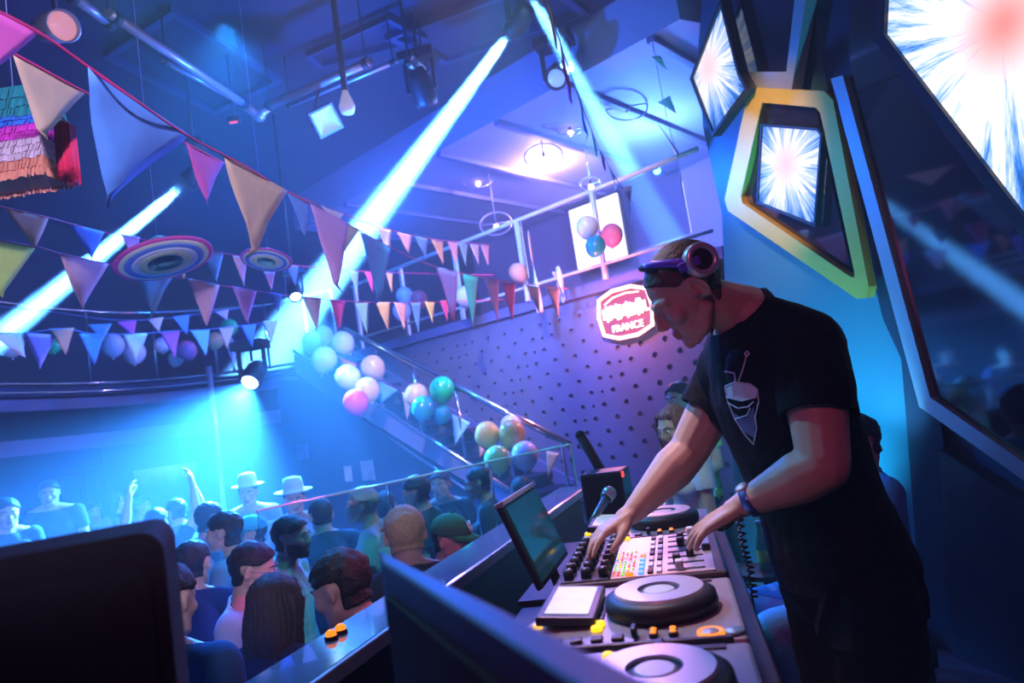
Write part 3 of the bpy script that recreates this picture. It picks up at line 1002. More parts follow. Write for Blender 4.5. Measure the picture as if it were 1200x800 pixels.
def human(name, label, J, voxel=0.006, build=1.0, female=False, skin=None, hands=None, group=None, cat='person',
          shirt=None, sleeve=0.6, long_sleeve=False, pants=None, hair='short', hair_col='black', shirt_off=0.010, eyes=True, extra=None, smooth=5):
    """one continuous body surface with hair and clothing as its children"""
    skin = skin or m_skin
    bm = nb()
    Hf, Hu = J['face'].normalized(), J['up'].normalized()
    Hx = Hf.cross(Hu).normalized()
    Hu = Hx.cross(Hf).normalized()
    s = J.get('hs', 1.0)
    HM = Matrix.Translation(J['head']) @ Matrix((Hx, Hf, Hu)).transposed().to_4x4() @ Matrix.Scale(s, 4)
    head_mesh(bm, HM, female)
    hb = HM @ Vector((0, -0.022, -0.045))
    nbz = J['neck']
    limb(bm, [nbz, lerp(nbz, hb, 0.5), hb], [0.066 * build, 0.056 * build, 0.056 * s], 14)
    sl, sr = J['sh_l'], J['sh_r']
    ax = (sr - sl).normalized()
    pel, ch = J['pelvis'], J['chest']
    hx = (J['hip_r'] - J['hip_l']).normalized()
    spine = [pel - (ch - pel).normalized() * 0.09, pel, lerp(pel, ch, 0.42), ch, lerp(ch, nbz, 0.5), lerp(ch, nbz, 0.82), nbz]
    k = build
    wd = [(0.135, 0.10), (0.172, 0.122), (0.145 if not female else 0.125, 0.108), (0.172 if not female else 0.15, 0.124), (0.165 if not female else 0.14, 0.108), (0.115, 0.080), (0.068, 0.064)]
    secs = []
    for i, c in enumerate(spine):
        t = min(1, max(0, (i - 1) / 3))
        a = lerp(hx, ax, t).normalized()
        up = (spine[min(i + 1, 6)] - spine[max(i - 1, 0)]).normalized()
        fwd = up.cross(a).normalized()
        a = fwd.cross(up).normalized()
        secs.append((c, a, fwd, wd[i][0] * k, wd[i][1] * k))
    # denser sections
    S2 = []
    for A, B in zip(secs, secs[1:]):
        for q in range(3):
            t = q / 3
            S2.append((lerp(A[0], B[0], t), lerp(A[1], B[1], t).normalized(), lerp(A[2], B[2], t).normalized(), lerp(A[3], B[3], t), lerp(A[4], B[4], t)))
    S2.append(secs[-1])
    loft(bm, S2, 22)
    fch = secs[3][2]
    if J.get('fwd') is not None and fch.dot(J['fwd']) < 0:
        fch = -fch
    if female:
        for q in (-1, 1):
            sphere(bm, lerp(ch, nbz, 0.15) + ax * 0.075 * q + fch * 0.085, 0.062, u=12, v=10)
    elif not female:
        for q in (-1, 1):
            sphere(bm, lerp(ch, nbz, 0.35) + ax * 0.085 * q + fch * 0.045, 1, (0.085, 0.07, 0.075), 12, 10)
    for sh in (sl, sr):
        limb(bm, [lerp(nbz, hb, 0.25), lerp(nbz, sh, 0.6) + Vector((0, 0, 0.012)), sh], [0.045 * k, 0.046 * k, 0.058 * k], 12)
    bones = [('head', HM @ Vector((0, 0.0, 0.03)), HM @ Vector((0, 0.02, -0.05)), 0.085), ('neck', nbz, hb, 0.055), ('torso', pel - (ch - pel).normalized() * 0.05, lerp(ch, nbz, 0.75), 0.15 * k)]
    for sd in 'lr':
        sh, el, wr = J['sh_' + sd], J['el_' + sd], J['wr_' + sd]
        am = k * J.get('arm', 1.0)
        limb(bm, [sh, lerp(sh, el, 0.4), el], [0.060 * k, 0.053 * am, 0.042 * am], 14)
        limb(bm, [el, lerp(el, wr, 0.28), wr], [0.042 * am, 0.045 * am, 0.0265 * J.get('arm', 1.0)], 14)
        bones += [('uarm_' + sd, sh, el, 0.05 * k), ('farm_' + sd, el, wr, 0.04)]
        H = (hands or {}).get(sd)
        d = (wr - el).normalized()
        if H is None:
            pn = (pel - wr)
            pn = (pn - d * pn.dot(d)).normalized()
            H = dict(d=d, n=pn, side=1 if d.cross(pn).dot(fch) > 0 else -1)
        hd = H['d'].normalized()
        hand_mesh(bm, wr + hd * 0.012, hd, H['n'], H['side'], H.get('curls', (0.35, 0.4, 0.45, 0.5)), H.get('thumb', 0.35), H.get('spread', 0.09), H.get('s', 1.0))
        limb(bm, [wr, wr + hd * 0.03], [0.0265, 0.026], 12, 2)
        bones.append(('hand_' + sd, wr + hd * 0.02, wr + hd * 0.17, 0.04))
        hp, kn, an = J['hip_' + sd], J['kn_' + sd], J['an_' + sd]
        limb(bm, [hp, lerp(hp, kn, 0.3), kn], [0.092 * k, 0.090 * k, 0.060 * k], 14)
        limb(bm, [kn, lerp(kn, an, 0.3), an], [0.060 * k, 0.061 * k, 0.042], 14)
        td = J.get('toe', J.get('fwd', Vector((0, 1, 0)))).normalized()
        limb(bm, [an + Vector((0, 0, -0.03)) - td * 0.04, an + Vector((0, 0, -0.045)) + td * 0.08, an + Vector((0, 0, -0.055)) + td * 0.16], [0.043, 0.038, 0.026], 10, 2)
        bones += [('thigh_' + sd, hp, kn, 0.09 * k), ('shin_' + sd, kn, an - Vector((0, 0, 0.0)), 0.055), ('foot_' + sd, an - Vector((0, 0, 0.04)), an - Vector((0, 0, 0.05)) + td * 0.16, 0.045)]
    if extra:
        extra(bm, HM)
    me = remesh(bm, voxel, smooth, name)
    o = bpy.data.objects.new(name, me)
    COL.objects.link(o)
    me.materials.append(skin)
    me.materials.append(m_lips)
    HI = HM.inverted()
    for p in me.polygons:
        p.use_smooth = True
        q = HI @ p.center
        if abs(q.x) < 0.024 and -0.080 < q.z < -0.051 and q.y > 0.083:
            p.material_index = 1
    tag(o, label, cat, group)
    if eyes:
        for sx in (-1, 1):
            e = nb()
            sphere(e, (sx * 0.031, 0.0785, 0.004), 0.0125, u=14, v=10, mtx=HM)
            sphere(e, (sx * 0.031, 0.0850, 0.004), 0.0070, u=10, v=8, mtx=HM, mi=1)
            obj('eye', e, [m_eyew, m_iris], o)
            l = nb()
            tube(l, [HM @ Vector((sx * 0.012, 0.0975, 0.024)), HM @ Vector((sx * 0.034, 0.0925, 0.031)), HM @ Vector((sx * 0.055, 0.070, 0.024))], 0, 6, rads=[0.003, 0.004, 0.0015])
            obj('eyebrow', l, HAIRS[hair_col], o)
    # garments
    if shirt is not None:
        ndir = (hb - nbz).normalized()
        sdir = (nbz - ch).normalized()
        ncut = nbz + sdir * J.get('collar', 0.012)
        nno = (sdir + fch * 0.42).normalized()
        hem = pel - (ch - pel).normalized() * (J.get('hem', 0.02))
        hno = (ch - pel).normalized()
        cuts = [(('neck', 'torso', 'uarm_l', 'uarm_r'), ncut, nno), (('torso', 'thigh_l', 'thigh_r'), hem, hno)]
        sv = {}
        for sd in 'lr':
            sh, el, wr = J['sh_' + sd], J['el_' + sd], J['wr_' + sd]
            if long_sleeve:
                sv[sd] = (lerp(el, wr, 0.93), (wr - el).normalized())
                cuts.append((('farm_' + sd, 'hand_' + sd), *sv[sd]))
            else:
                sv[sd] = (lerp(sh, el, sleeve), (el - sh).normalized())
                cuts.append((('uarm_' + sd, 'farm_' + sd), *sv[sd]))

        def keep(b, t, p):
            if b == 'head':
                return False
            if b in ('neck', 'torso'):
                if (p - ncut).dot(nno) > 0:
                    return False
                return (p - hem).dot(hno) > 0
            if b[:4] in ('thig',):
                return (p - hem).dot(hno) > 0
            if b[:4] == 'uarm':
                return (p - sv[b[-1]][0]).dot(sv[b[-1]][1]) < 0
            if b[:4] in ('farm', 'hand'):
                return long_sleeve and (p - sv[b[-1]][0]).dot(sv[b[-1]][1]) < 0
            return False

        def off(b, t):
            if b[:4] == 'uarm':
                return shirt_off + (0.014 * t if not long_sleeve else 0.004)
            return shirt_off + (0.012 * (1 - t) if b == 'torso' else 0)
        shell('shirt', me, bones, keep, cuts, off, shirt, o, smooth=2)
    if pants is not None:
        wno = (ch - pel).normalized()
        wst = lerp(pel, ch, 0.12)
        cuts = [(('torso',), wst, wno)]

        def keepp(b, t, p):
            if b[:4] == 'thig':
                return True
            if b[:4] == 'shin':
                return t < 0.96
            return b == 'torso' and (p - wst).dot(wno) < 0
        shell('trousers', me, bones, keepp, cuts, lambda b, t: 0.009 + (0.012 * t if b[:4] == 'shin' else 0), pants, o, smooth=3, wrinkle=0.006, wfreq=9)
        for sd in 'lr':
            shell('shoe', me, bones, lambda b, t, p: b == 'foot_' + sd or (b == 'shin_' + sd and t > 0.97), [], 0.006, mat('shoe_leather', (0.02, 0.02, 0.022), 0.4), o, wrinkle=0.0)
    if hair in ('short', 'medium', 'buzz', 'cropped'):
        top = {'buzz': 0.0035, 'short': 0.013, 'cropped': 0.010, 'medium': 0.016}[hair]

        def hk(b, t, p):
            if b not in ('head', 'neck'):
                return False
            q = HI @ p
            line = 0.074 + (0.008 if hair == 'buzz' else 0)           # front hairline height
            if abs(q.x) > 0.060 and -0.048 < q.y < 0.02 and q.z < 0.034:
                return False                                       # ears
            if q.y > 0.02:
                return q.z > lerp(0.028, line, min(1, (q.y - 0.02) / 0.06))
            if q.y > -0.03:
                return q.z > lerp(-0.005, 0.028, (q.y + 0.03) / 0.05)
            return q.z > -0.062 - (0.02 if hair == 'medium' else 0)
        shell('hair', me, bones, hk, [], lambda b, t: top, HAIRS[hair_col], o, thick=top * 0.8, wrinkle=top * 0.45, wfreq=45, smooth=2)
    elif hair == 'long':
        hbm = nb()
        sphere(hbm, (0, -0.018, 0.040), 1, (0.090, 0.108, 0.094), 20, 14, HM)
        HX, HY, HZ = HM.to_3x3().col[0].normalized(), HM.to_3x3().col[1].normalized(), HM.to_3x3().col[2].normalized()
        dn = Vector((0, 0, -1))
        c0 = HM @ Vector((0, -0.035, 0.03))
        L = J.get('hair_len', 0.36)
        secs = []
        for q in range(9):
            t = q / 8
            c = c0 + lerp(-HZ, dn, min(1, t * 1.6)).normalized() * (L * t) - HY * 0.028 * sin(pi * min(1, t * 1.3))
            secs.append((c, HX, HY, lerp(0.088, 0.105, sin(pi * t)) * (1 - 0.25 * t * t), 0.075 - 0.03 * t))
        loft(hbm, secs, 24)
        for sx in (-1, 1):
            for j in range(3):
                a = HM @ Vector((sx * (0.040 + 0.018 * j), 0.050 - 0.025 * j, 0.105 - 0.012 * j))
                b = HM @ Vector((sx * 0.087, 0.036 - 0.025 * j, 0.02))
                c = HM @ Vector((sx * 0.090, 0.018 - 0.02 * j, -0.09))
                d = c + dn * (L * 0.45 + 0.02 * j) + HX * sx * 0.01
                tube(hbm, [a, b, c, d], 0, 8, rads=[0.018, 0.022, 0.022, 0.012])
        hm = remesh(hbm, 0.009, 3, 'hair')
        # keep the face free
        bb = bmesh.new()
        bb.from_mesh(hm)
        kill = []
        for f in bb.faces:
            q = HI @ f.calc_center_median()
            if q.y > 0.030 and abs(q.x) < 0.066 and q.z < 0.084:
                kill.append(f)
        bmesh.ops.delete(bb, geom=kill, context='FACES')
        for v in bb.verts:
            q = HI @ v.co
            v.co += v.normal * (0.004 * sin(atan2(q.x, q.y + 0.03) * 26 + 3 * noise.noise(v.co * 8)))
        bpy.data.meshes.remove(hm)
        ho = obj('hair', bb, HAIRS[hair_col], o, smooth=True)
        sm = ho.modifiers.new('thickness', 'SOLIDIFY')
        sm.thickness = 0.006
    o['_HM'] = [x for r in HM for x in r]
    return o, HM, bones, me


def dj():
    d = lambda px, py, dd: P(px, py, dd)
    fw_ = (-0.755 * RGT - 0.655 * UPV + 0.08 * FWD)
    up_ = (-0.655 * RGT + 0.755 * UPV)
    pel = Vector((0.735, 1.76, 0.96))
    J = dict(head=d(806, 341, 1.68), face=fw_, up=up_, neck=d(872, 368, 1.71), chest=d(908, 455, 1.72), arm=1.12, pelvis=pel,
             sh_l=d(948, 403, 1.56), sh_r=d(868, 412, 1.87), el_l=d(966, 546, 1.44), wr_l=d(872, 590, 1.55), el_r=d(806, 530, 1.86), wr_r=d(742, 600, 1.78),
             hip_l=pel + Vector((0.0, -0.10, -0.02)), hip_r=pel + Vector((0.0, 0.10, -0.02)),
             kn_l=Vector((0.72, 1.66, 0.53)), kn_r=Vector((0.72, 1.94, 0.53)), an_l=Vector((0.80, 1.64, 0.085)), an_r=Vector((0.78, 1.98, 0.085)),
             fwd=Vector((-1, -0.05, 0)), hem=0.11)
    wl, wr = J['wr_l'], J['wr_r']
    kl, kr = d(832, 614, 1.59), d(712, 620, 1.755)
    hands = dict(l=dict(d=kl - wl, n=Vector((0, 0.25, -1)), side=0, curls=(0.12, 0.15, 0.18, 0.24), thumb=0.2, spread=0.22),
                 r=dict(d=kr - wr, n=Vector((0, -0.1, -1)), side=0, curls=(0.26, 0.32, 0.36, 0.4), thumb=0.35, spread=0.22))
    for sd, tow in (('l', Vector((-0.3, 1, 0))), ('r', Vector((-0.3, -1, 0)))):
        h = hands[sd]
        h['side'] = 1 if h['d'].normalized().cross(h['n']).dot(tow) > 0 else -1
    return human('person', 'man in a black t-shirt leaning over the mixing desk with both hands on it', J, voxel=0.0048, hands=hands,
                 shirt=cloth('black_tee', (0.004, 0.004, 0.007)), sleeve=0.60, pants=cloth('black_trousers', (0.003, 0.003, 0.005)), hair='buzz', hair_col='short', eyes=False, shirt_off=0.012, smooth=4, build=1.13)



DJ, DJ_HM, DJ_BONES, DJ_ME = dj()

# the print on the shirt and the tag on the trousers, laid on the cloth
from mathutils.bvhtree import BVHTree


def on_cloth(o):
    me = o.data
    V = [v.co.copy() for v in me.vertices]
    T = BVHTree.FromPolygons(V, [tuple(p.vertices) for p in me.polygons])

    def f(px, py, h=0.003):
        r = ray(px, py).normalized()
        hit, nrm, _, _ = T.ray_cast(EYE, r)
        if hit is None:
            hit, nrm = EYE + r * 1.6, -r
        if nrm.dot(r) > 0:
            nrm = -nrm
        return hit + nrm * h
    return f


DJ_SHIRT = [c for c in DJ.children if c.name.startswith('shirt')][0]
DJ_TRS = [c for c in DJ.children if c.name.startswith('trousers')][0]
ct = on_cloth(DJ_SHIRT)


def decal(name, polys, lines, m, parent, f, lw=0.0022):
    bm = nb()
    for pl_ in polys:
        cx_, cy_ = sum(p[0] for p in pl_) / len(pl_), sum(p[1] for p in pl_) / len(pl_)
        n = 5
        c = bm.verts.new(f(cx_, cy_))
        prev = None
        for k in range(1, n + 1):
            ring = []
            for i in range(len(pl_)):
                for q in range(3):
                    a, b = pl_[i], pl_[(i + 1) % len(pl_)]
                    x, y = a[0] + (b[0] - a[0]) * q / 3, a[1] + (b[1] - a[1]) * q / 3
                    ring.append(bm.verts.new(f(cx_ + (x - cx_) * k / n, cy_ + (y - cy_) * k / n)))
            for i in range(len(ring)):
                j = (i + 1) % len(ring)
                if prev is None:
                    bm.faces.new((c, ring[i], ring[j]))
                else:
                    bm.faces.new((prev[i], ring[i], ring[j], prev[j]))
            prev = ring
    for ln in lines:
        pts = []
        for a, b in zip(ln, ln[1:]):
            for q in range(4):
                pts.append(f(a[0] + (b[0] - a[0]) * q / 4, a[1] + (b[1] - a[1]) * q / 4, 0.0035))
        pts.append(f(*ln[-1], 0.0035))
        tube(bm, pts, lw, 6)
    bmesh.ops.recalc_face_normals(bm, faces=bm.faces)
    return obj(name, bm, m, parent)


m_print = mat('print_pale', (0.75, 0.82, 1.0), 0.8)
m_printb = mat('print_blue', (0.12, 0.20, 0.42), 0.8)
decal('print_cup', [[(851, 454), (862, 448), (880, 450), (888, 456), (887, 465), (870, 468), (852, 464)]], [], m_print, DJ_SHIRT, ct)
decal('print_face', [[(857, 480), (866, 490), (880, 488), (884, 476), (886, 494), (884, 512), (872, 504), (862, 492)]], [], m_printb, DJ_SHIRT, ct)
decal('print_lines', [], [[(851, 452), (862, 447), (880, 449), (888, 455)], [(851, 453), (854, 470), (863, 491), (874, 508), (884, 520), (888, 500), (886, 488), (890, 470), (888, 455)], [(852, 465), (870, 469), (887, 465)], [(851, 435), (862, 437), (863, 447)], [(866, 447), (872, 430), (876, 416)], [(873, 415), (876, 412), (879, 415), (876, 418), (873, 415)],
                          [(860, 450), (861, 464)], [(872, 450), (876, 465)], [(855, 472), (866, 478), (878, 476), (884, 470)], [(863, 490), (876, 486), (880, 478)]], m_print, DJ_SHIRT, ct, 0.0016)
ctr = on_cloth(DJ_TRS)
decal('pocket_tag', [[(967, 650), (972, 645), (988, 643), (988, 650), (982, 655), (969, 656)]], [], mat('tag_pink', (0.75, 0.55, 0.68), 0.7), DJ_TRS, ctr)

# ---------------------------------------------------------------- dancers and guests
def dancer(label, px, py, d, head_deg, pitch=8, arms='down', female=False, hair='short', hair_col='black', shirt=(0.05, 0.06, 0.1), long_sleeve=False, skin=None, floor=None,
           voxel=0.0095, yaw=0, group='dancers in the crowd', seated=False, trousers=(0.03, 0.04, 0.08), extras=(), hair_len=0.36, build=None, name_shirt=None, lean=0.0, roll=0.0):
    floor = HALL if floor is None else floor
    hc = P(px, py, d)
    a = radians(head_deg)
    f = Vector((cos(a), sin(a), 0))
    rt = f.cross(Vector((0, 0, 1)))
    Z = Vector((0, 0, 1))
    ah = radians(head_deg + yaw)
    pf = radians(pitch)
    hf = Vector((cos(ah) * cos(pf), sin(ah) * cos(pf), -sin(pf)))
    hu = Vector((cos(ah) * sin(pf), sin(ah) * sin(pf), cos(pf)))
    hu = (hu + rt * roll).normalized()
    H = hc.z + 0.115 - floor
    s = min(1.08, max(0.88, H / 1.75)) if not seated else 0.97
    b = build or (0.86 if female else 1.0)
    nk = hc - hf * 0.035 - Z * 0.148 - f * (0.02 + lean)
    ch = nk - Z * 0.23 * s - f * (0.01 + lean)
    pel = nk - Z * 0.52 * s - f * (0.0 + lean * 2)
    w_ = 0.185 * b * s
    J = dict(head=hc, face=hf, up=hu, neck=nk, chest=ch, pelvis=pel, fwd=f, sh_l=nk - rt * w_ - Z * 0.055, sh_r=nk + rt * w_ - Z * 0.055,
             hip_l=pel - rt * 0.092 - Z * 0.02, hip_r=pel + rt * 0.092 - Z * 0.02, hair_len=hair_len, hem=0.06)
    for sd, q in (('l', -1), ('r', 1)):
        sh = J['sh_' + sd]
        if arms == 'up' or (arms == 'one_up' and sd == 'r'):
            el = sh + rt * q * 0.12 + f * 0.13 + Z * 0.20
            wr = el - rt * q * 0.03 + f * 0.06 + Z * 0.25
        elif arms == 'hold' or arms == 'one_up':
            el = sh + rt * q * 0.07 + f * 0.06 - Z * 0.27
            wr = el - rt * q * 0.08 + f * 0.20 + Z * 0.10
        elif arms == 'lap':
            el = sh + rt * q * 0.05 + f * 0.03 - Z * 0.28
            wr = el - rt * q * 0.07 + f * 0.22 - Z * 0.05
        else:
            el = sh + rt * q * 0.055 - Z * 0.29 - f * 0.02
            wr = el + rt * q * 0.01 + f * 0.07 - Z * 0.24
        J['el_' + sd], J['wr_' + sd] = el, wr
        hp = J['hip_' + sd]
        if seated:
            kn = hp + f * 0.46 + rt * q * 0.07
            J['kn_' + sd] = kn
            J['an_' + sd] = Vector((kn.x, kn.y, max(floor + 0.085, kn.z - 0.44))) - f * 0.02
        else:
            an = Vector((hp.x, hp.y, floor + 0.085)) + rt * q * 0.05
            J['kn_' + sd] = lerp(hp, an, 0.5) + f * 0.03
            J['an_' + sd] = an
    shirt_m = cloth(name_shirt or 'c%02x%02x%02x' % tuple(int(255 * c) for c in shirt), shirt)
    tr_m = cloth('t%02x%02x%02x' % tuple(int(255 * c) for c in trousers), trousers)
    o, HM, bones, me = human('person', label, J, voxel=voxel, build=b * s, female=female, skin=skin, group=group, shirt=shirt_m, long_sleeve=long_sleeve, pants=tr_m, hair=hair, hair_col=hair_col, smooth=4, sleeve=0.55)
    for e in extras:
        e(o, HM, bones, me)
    return o


def x_glasses(o, HM, bones, me):
    g = nb()
    for sx in (-1, 1):
        tube(g, [HM @ Vector((sx * (0.032 + 0.022 * cos(t)), 0.097 - 0.006 * abs(cos(t)), 0.003 + 0.018 * sin(t))) for t in [2 * pi * k / 18 for k in range(18)]], 0.0022, 6, closed=True)
        tube(g, [HM @ Vector((sx * 0.054, 0.092, 0.006)), HM @ Vector((sx * 0.078, 0.05, 0.006)), HM @ Vector((sx * 0.083, -0.01, 0.008))], 0.0022, 6)
    tube(g, [HM @ Vector((-0.010, 0.099, 0.006)), HM @ Vector((0, 0.104, 0.009)), HM @ Vector((0.010, 0.099, 0.006))], 0.0022, 6)
    obj('glasses', g, mat('glasses_rim', (0.6, 0.6, 0.65), 0.25, metal=0.6), o)


def x_beard(o, HM, bones, me):
    HI = HM.inverted()

    def k(b, t, p):
        if b not in ('head', 'neck'):
            return False
        q = HI @ p
        if q.z > -0.02 or q.z < -0.13 or q.y < -0.005:
            return False
        if abs(q.x) < 0.026 and -0.078 < q.z < -0.054:
            return False
        return q.z < lerp(-0.02, -0.045, min(1, max(0, q.y / 0.08)))
    shell('beard', me, bones, k, [], 0.007, HAIRS['black'], o, thick=0.006, wrinkle=0.004, wfreq=60)


def x_cap(color, mark=False):
    def f(o, HM, bones, me):
        m = cloth('cap%02x%02x%02x' % tuple(int(255 * c) for c in color), color)
        bm = nb()
        prof = [(0.098 * cos(a), 0.098 * sin(a) * 0.98) for a in [radians(q) for q in range(0, 91, 9)]]
        lathe(bm, [(0.094, -0.012)] + [(max(0, r), z) for r, z in prof[:-1]] + [(0, 0.097)], 32, HM @ Matrix.Translation((0, -0.008, 0.042)) @ Matrix.Diagonal((0.92, 1.16, 1.0, 1)))
        c = obj('cap', bm, m, o)
        v = nb()
        n = 14
        A, B = [], []
        for k in range(n + 1):
            t = radians(200 + 140 * k / n) + pi
            x, y = cos(t), sin(t)
            A.append(v.verts.new(HM @ Vector((0.088 * x, -0.008 + 0.108 * y, 0.040))))
            B.append(v.verts.new(HM @ Vector((0.092 * x, 0.0 + 0.108 * y + 0.070 * max(0, y) ** 0.7, 0.034 - 0.02 * abs(x)))))
        for k in range(n):
            v.faces.new((A[k], A[k + 1], B[k + 1], B[k]))
        vo = obj('visor', v, m, c, smooth=True)
        vo.modifiers.new('thickness', 'SOLIDIFY').thickness = 0.004
        sphere_ = nb()
        sphere(sphere_, HM @ Vector((0, -0.008, 0.141)), 0.007, u=10, v=6)
        obj('button', sphere_, m, c)
        if mark:                                       # interlocked white strokes on the front
            b = nb()
            R = lambda x, z: HM @ Vector((x, -0.004 + 1.18 * sqrt(max(0, 0.1 ** 2 - (z - 0.042) ** 2 - x * x)), z))
            for seg in ([(-0.018, 0.062), (-0.018, 0.100)], [(-0.018, 0.100), (0.014, 0.062)], [(0.014, 0.062), (0.014, 0.100)], [(-0.024, 0.106), (-0.004, 0.084)], [(0.012, 0.106), (-0.004, 0.084)], [(-0.004, 0.084), (-0.004, 0.054)]):
                tube(b, [R(*lerp(Vector(seg[0]), Vector(seg[1]), t)) for t in (0, 0.5, 1)], 0.0034, 6)
            obj('monogram', b, m_white, c)
    return f


def x_hat(color, r=0.2):
    def f(o, HM, bones, me):
        m = cloth('hat%02x%02x%02x' % tuple(int(255 * c) for c in color), color)
        h = nb()
        lathe(h, [(0.090, 0.0), (0.5 * r + 0.04, 0.0), (r, 0.012), (r, 0.020), (0.5 * r + 0.04, 0.008), (0.093, 0.010), (0.088, 0.06), (0.075, 0.125), (0.04, 0.135), (0, 0.128)], 36, HM @ Matrix.Translation((0, -0.01, 0.065)) @ Matrix.Diagonal((0.98, 1.14, 1, 1)))
        obj('hat', h, m, o)
    return f


GM_, LM_ = m_skin2, m_skin
dancer('man in glasses with a violet lit face and open pale collar, looking right', 297, 668, 3.15, 5, 14, yaw=10, hair='short', shirt=(0.55, 0.55, 0.8), long_sleeve=True, extras=(x_glasses,))
dancer('woman seen from behind with long brown hair nearest the parapet', 322, 712, 2.7, 75, 10, female=True, hair='long', hair_col='brown', shirt=(0.04, 0.05, 0.10), hair_len=0.42)
dancer('black haired guest in a dark red top leaning left beside the dark speaker', 400, 690, 2.3, 160, 16, hair='medium', shirt=(0.35, 0.015, 0.06), lean=0.02)
dancer('bearded man in profile with glasses and a white shirt', 342, 630, 4.0, 0, 4, hair='medium', shirt=(0.75, 0.75, 0.85), long_sleeve=True, extras=(x_glasses, x_beard))
dancer('pale faced dancer in a striped grey top facing left with raised hands', 262, 624, 4.2, 178, 0, arms='hold', female=True, hair='medium', shirt=(0.14, 0.28, 0.36), long_sleeve=True)
dancer('guest in a teal cap and top behind the man with glasses', 294, 626, 4.95, 195, 2, hair='short', shirt=(0.06, 0.40, 0.50), extras=(x_cap((0.05, 0.40, 0.50)),), long_sleeve=True)
dancer('blond haired guest seen from behind above the dark speaker', 475, 628, 2.95, 105, 6, hair='medium', hair_col='blonde', shirt=(0.05, 0.06, 0.08))
dancer('man in a green cap with a white monogram, red lit cheek', 529, 632, 3.6, -8, 12, hair='short', shirt=(0.03, 0.03, 0.04), yaw=-12, extras=(x_cap((0.04, 0.20, 0.10), True),))
dancer('dark haired guest in profile looking left behind the glass balustrade', 487, 578, 5.0, 172, 4, hair='medium', shirt=(0.02, 0.05, 0.06))
dancer('man facing the camera in a dark vest behind the glass balustrade', 516, 568, 6.0, -102, 2, hair='short', skin=GM_, shirt=(0.02, 0.03, 0.035))
dancer('woman in a dark top with cropped hair under the lowest balloons', 560, 566, 5.2, 175, 6, female=True, hair='cropped', shirt=(0.03, 0.06, 0.08))
dancer('black long haired guest seen from behind right of the balloon bunch', 612, 576, 5.9, 85, 6, female=True, hair='long', shirt=(0.02, 0.02, 0.03))
dancer('dancer with a brightly lit pale profile in the middle of the crowd', 424, 592, 4.6, 183, -4, hair='cropped', hair_col='grey', shirt=(0.55, 0.65, 0.7), arms='hold')
dancer('dark haired dancer with back turned beside the brightly lit profile', 452, 594, 5.6, 95, 6, hair='medium', shirt=(0.08, 0.03, 0.12))
dancer('tall hazy dancer in a pale brimmed hat before the stair wall', 345, 586, 5.8, -70, 2, hair='short', shirt=(0.5, 0.55, 0.6), extras=(x_hat((0.6, 0.62, 0.66), 0.16),), arms='down')
dancer('small hazy dancer in a pale hat right of the steel post', 291, 578, 6.6, -80, 2, hair='short', shirt=(0.3, 0.4, 0.5), extras=(x_hat((0.65, 0.6, 0.6), 0.15),))
dancer('bartender in a dark shirt under the left gallery', 58, 578, 6.4, -60, 6, hair='short', shirt=(0.03, 0.02, 0.06), floor=-0.45, voxel=0.012)
dancer('guest at the far left edge behind the black cabinet', 8, 602, 5.6, -40, 6, hair='medium', shirt=(0.04, 0.03, 0.08), floor=-0.45, voxel=0.012)
dancer('hazy dancer with a raised arm left of the steel post', 206, 600, 6.4, 150, 0, arms='one_up', hair='short', shirt=(0.10, 0.2, 0.35), voxel=0.012)
dancer('hazy dancer with long hair far left in the blue haze', 134, 590, 7.2, 20, 6, female=True, hair='long', shirt=(0.3, 0.2, 0.35), voxel=0.012)
dancer('hazy dancer looking right in the middle of the blue haze', 166, 594, 8.1, 0, 2, hair='short', shirt=(0.3, 0.35, 0.5), voxel=0.012)
dancer('hazy dancer nearest the black cabinet with both arms raised', 184, 612, 6.0, 95, 0, arms='up', hair='medium', shirt=(0.05, 0.1, 0.25), voxel=0.012)
dancer('hazy dancer between the two tinsel curtains at the back', 112, 600, 8.2, -60, 2, hair='short', shirt=(0.2, 0.25, 0.4), voxel=0.012)
dancer('dancer in a navy shirt seen from behind next to the black cabinet', 226, 662, 3.55, 95, 8, hair='short', shirt=(0.015, 0.03, 0.12))
dancer('dark haired dancer in a pale top before the steel post', 246, 608, 5.2, 60, 4, female=True, hair='medium', shirt=(0.35, 0.4, 0.5), arms='hold', voxel=0.012)
dancer('dancer in a dark jacket right of the tall hat', 376, 604, 5.0, 120, 4, hair='short', shirt=(0.03, 0.06, 0.10), long_sleeve=True, voxel=0.012)
dancer('guest in a blue denim jacket beside the black cabinet at the bottom left', 196, 706, 2.25, 80, 10, hair='short', shirt=(0.04, 0.14, 0.32), long_sleeve=True)
GR = 'guests seated behind the DJ'
dancer('woman with long reddish hair and a white top seated behind the DJ', 789, 502, 4.0, 200, 10, female=True, hair='long', hair_col='red', shirt=(0.75, 0.72, 0.75), seated=True, floor=0, arms='lap', group=GR, hair_len=0.30, yaw=15)
dancer('dark haired man in a yellow green shirt behind the reddish haired woman', 795, 468, 4.9, 215, 4, hair='short', shirt=(0.45, 0.5, 0.15), seated=True, floor=0, arms='lap', group=GR)
dancer('man in a patterned blue shirt and pale jeans seated behind the DJ back', 1004, 520, 3.0, 178, 16, hair='short', shirt=(0.10, 0.30, 0.75), trousers=(0.35, 0.5, 0.85), seated=True, floor=0, arms='lap', group=GR, lean=-0.05, long_sleeve=True)


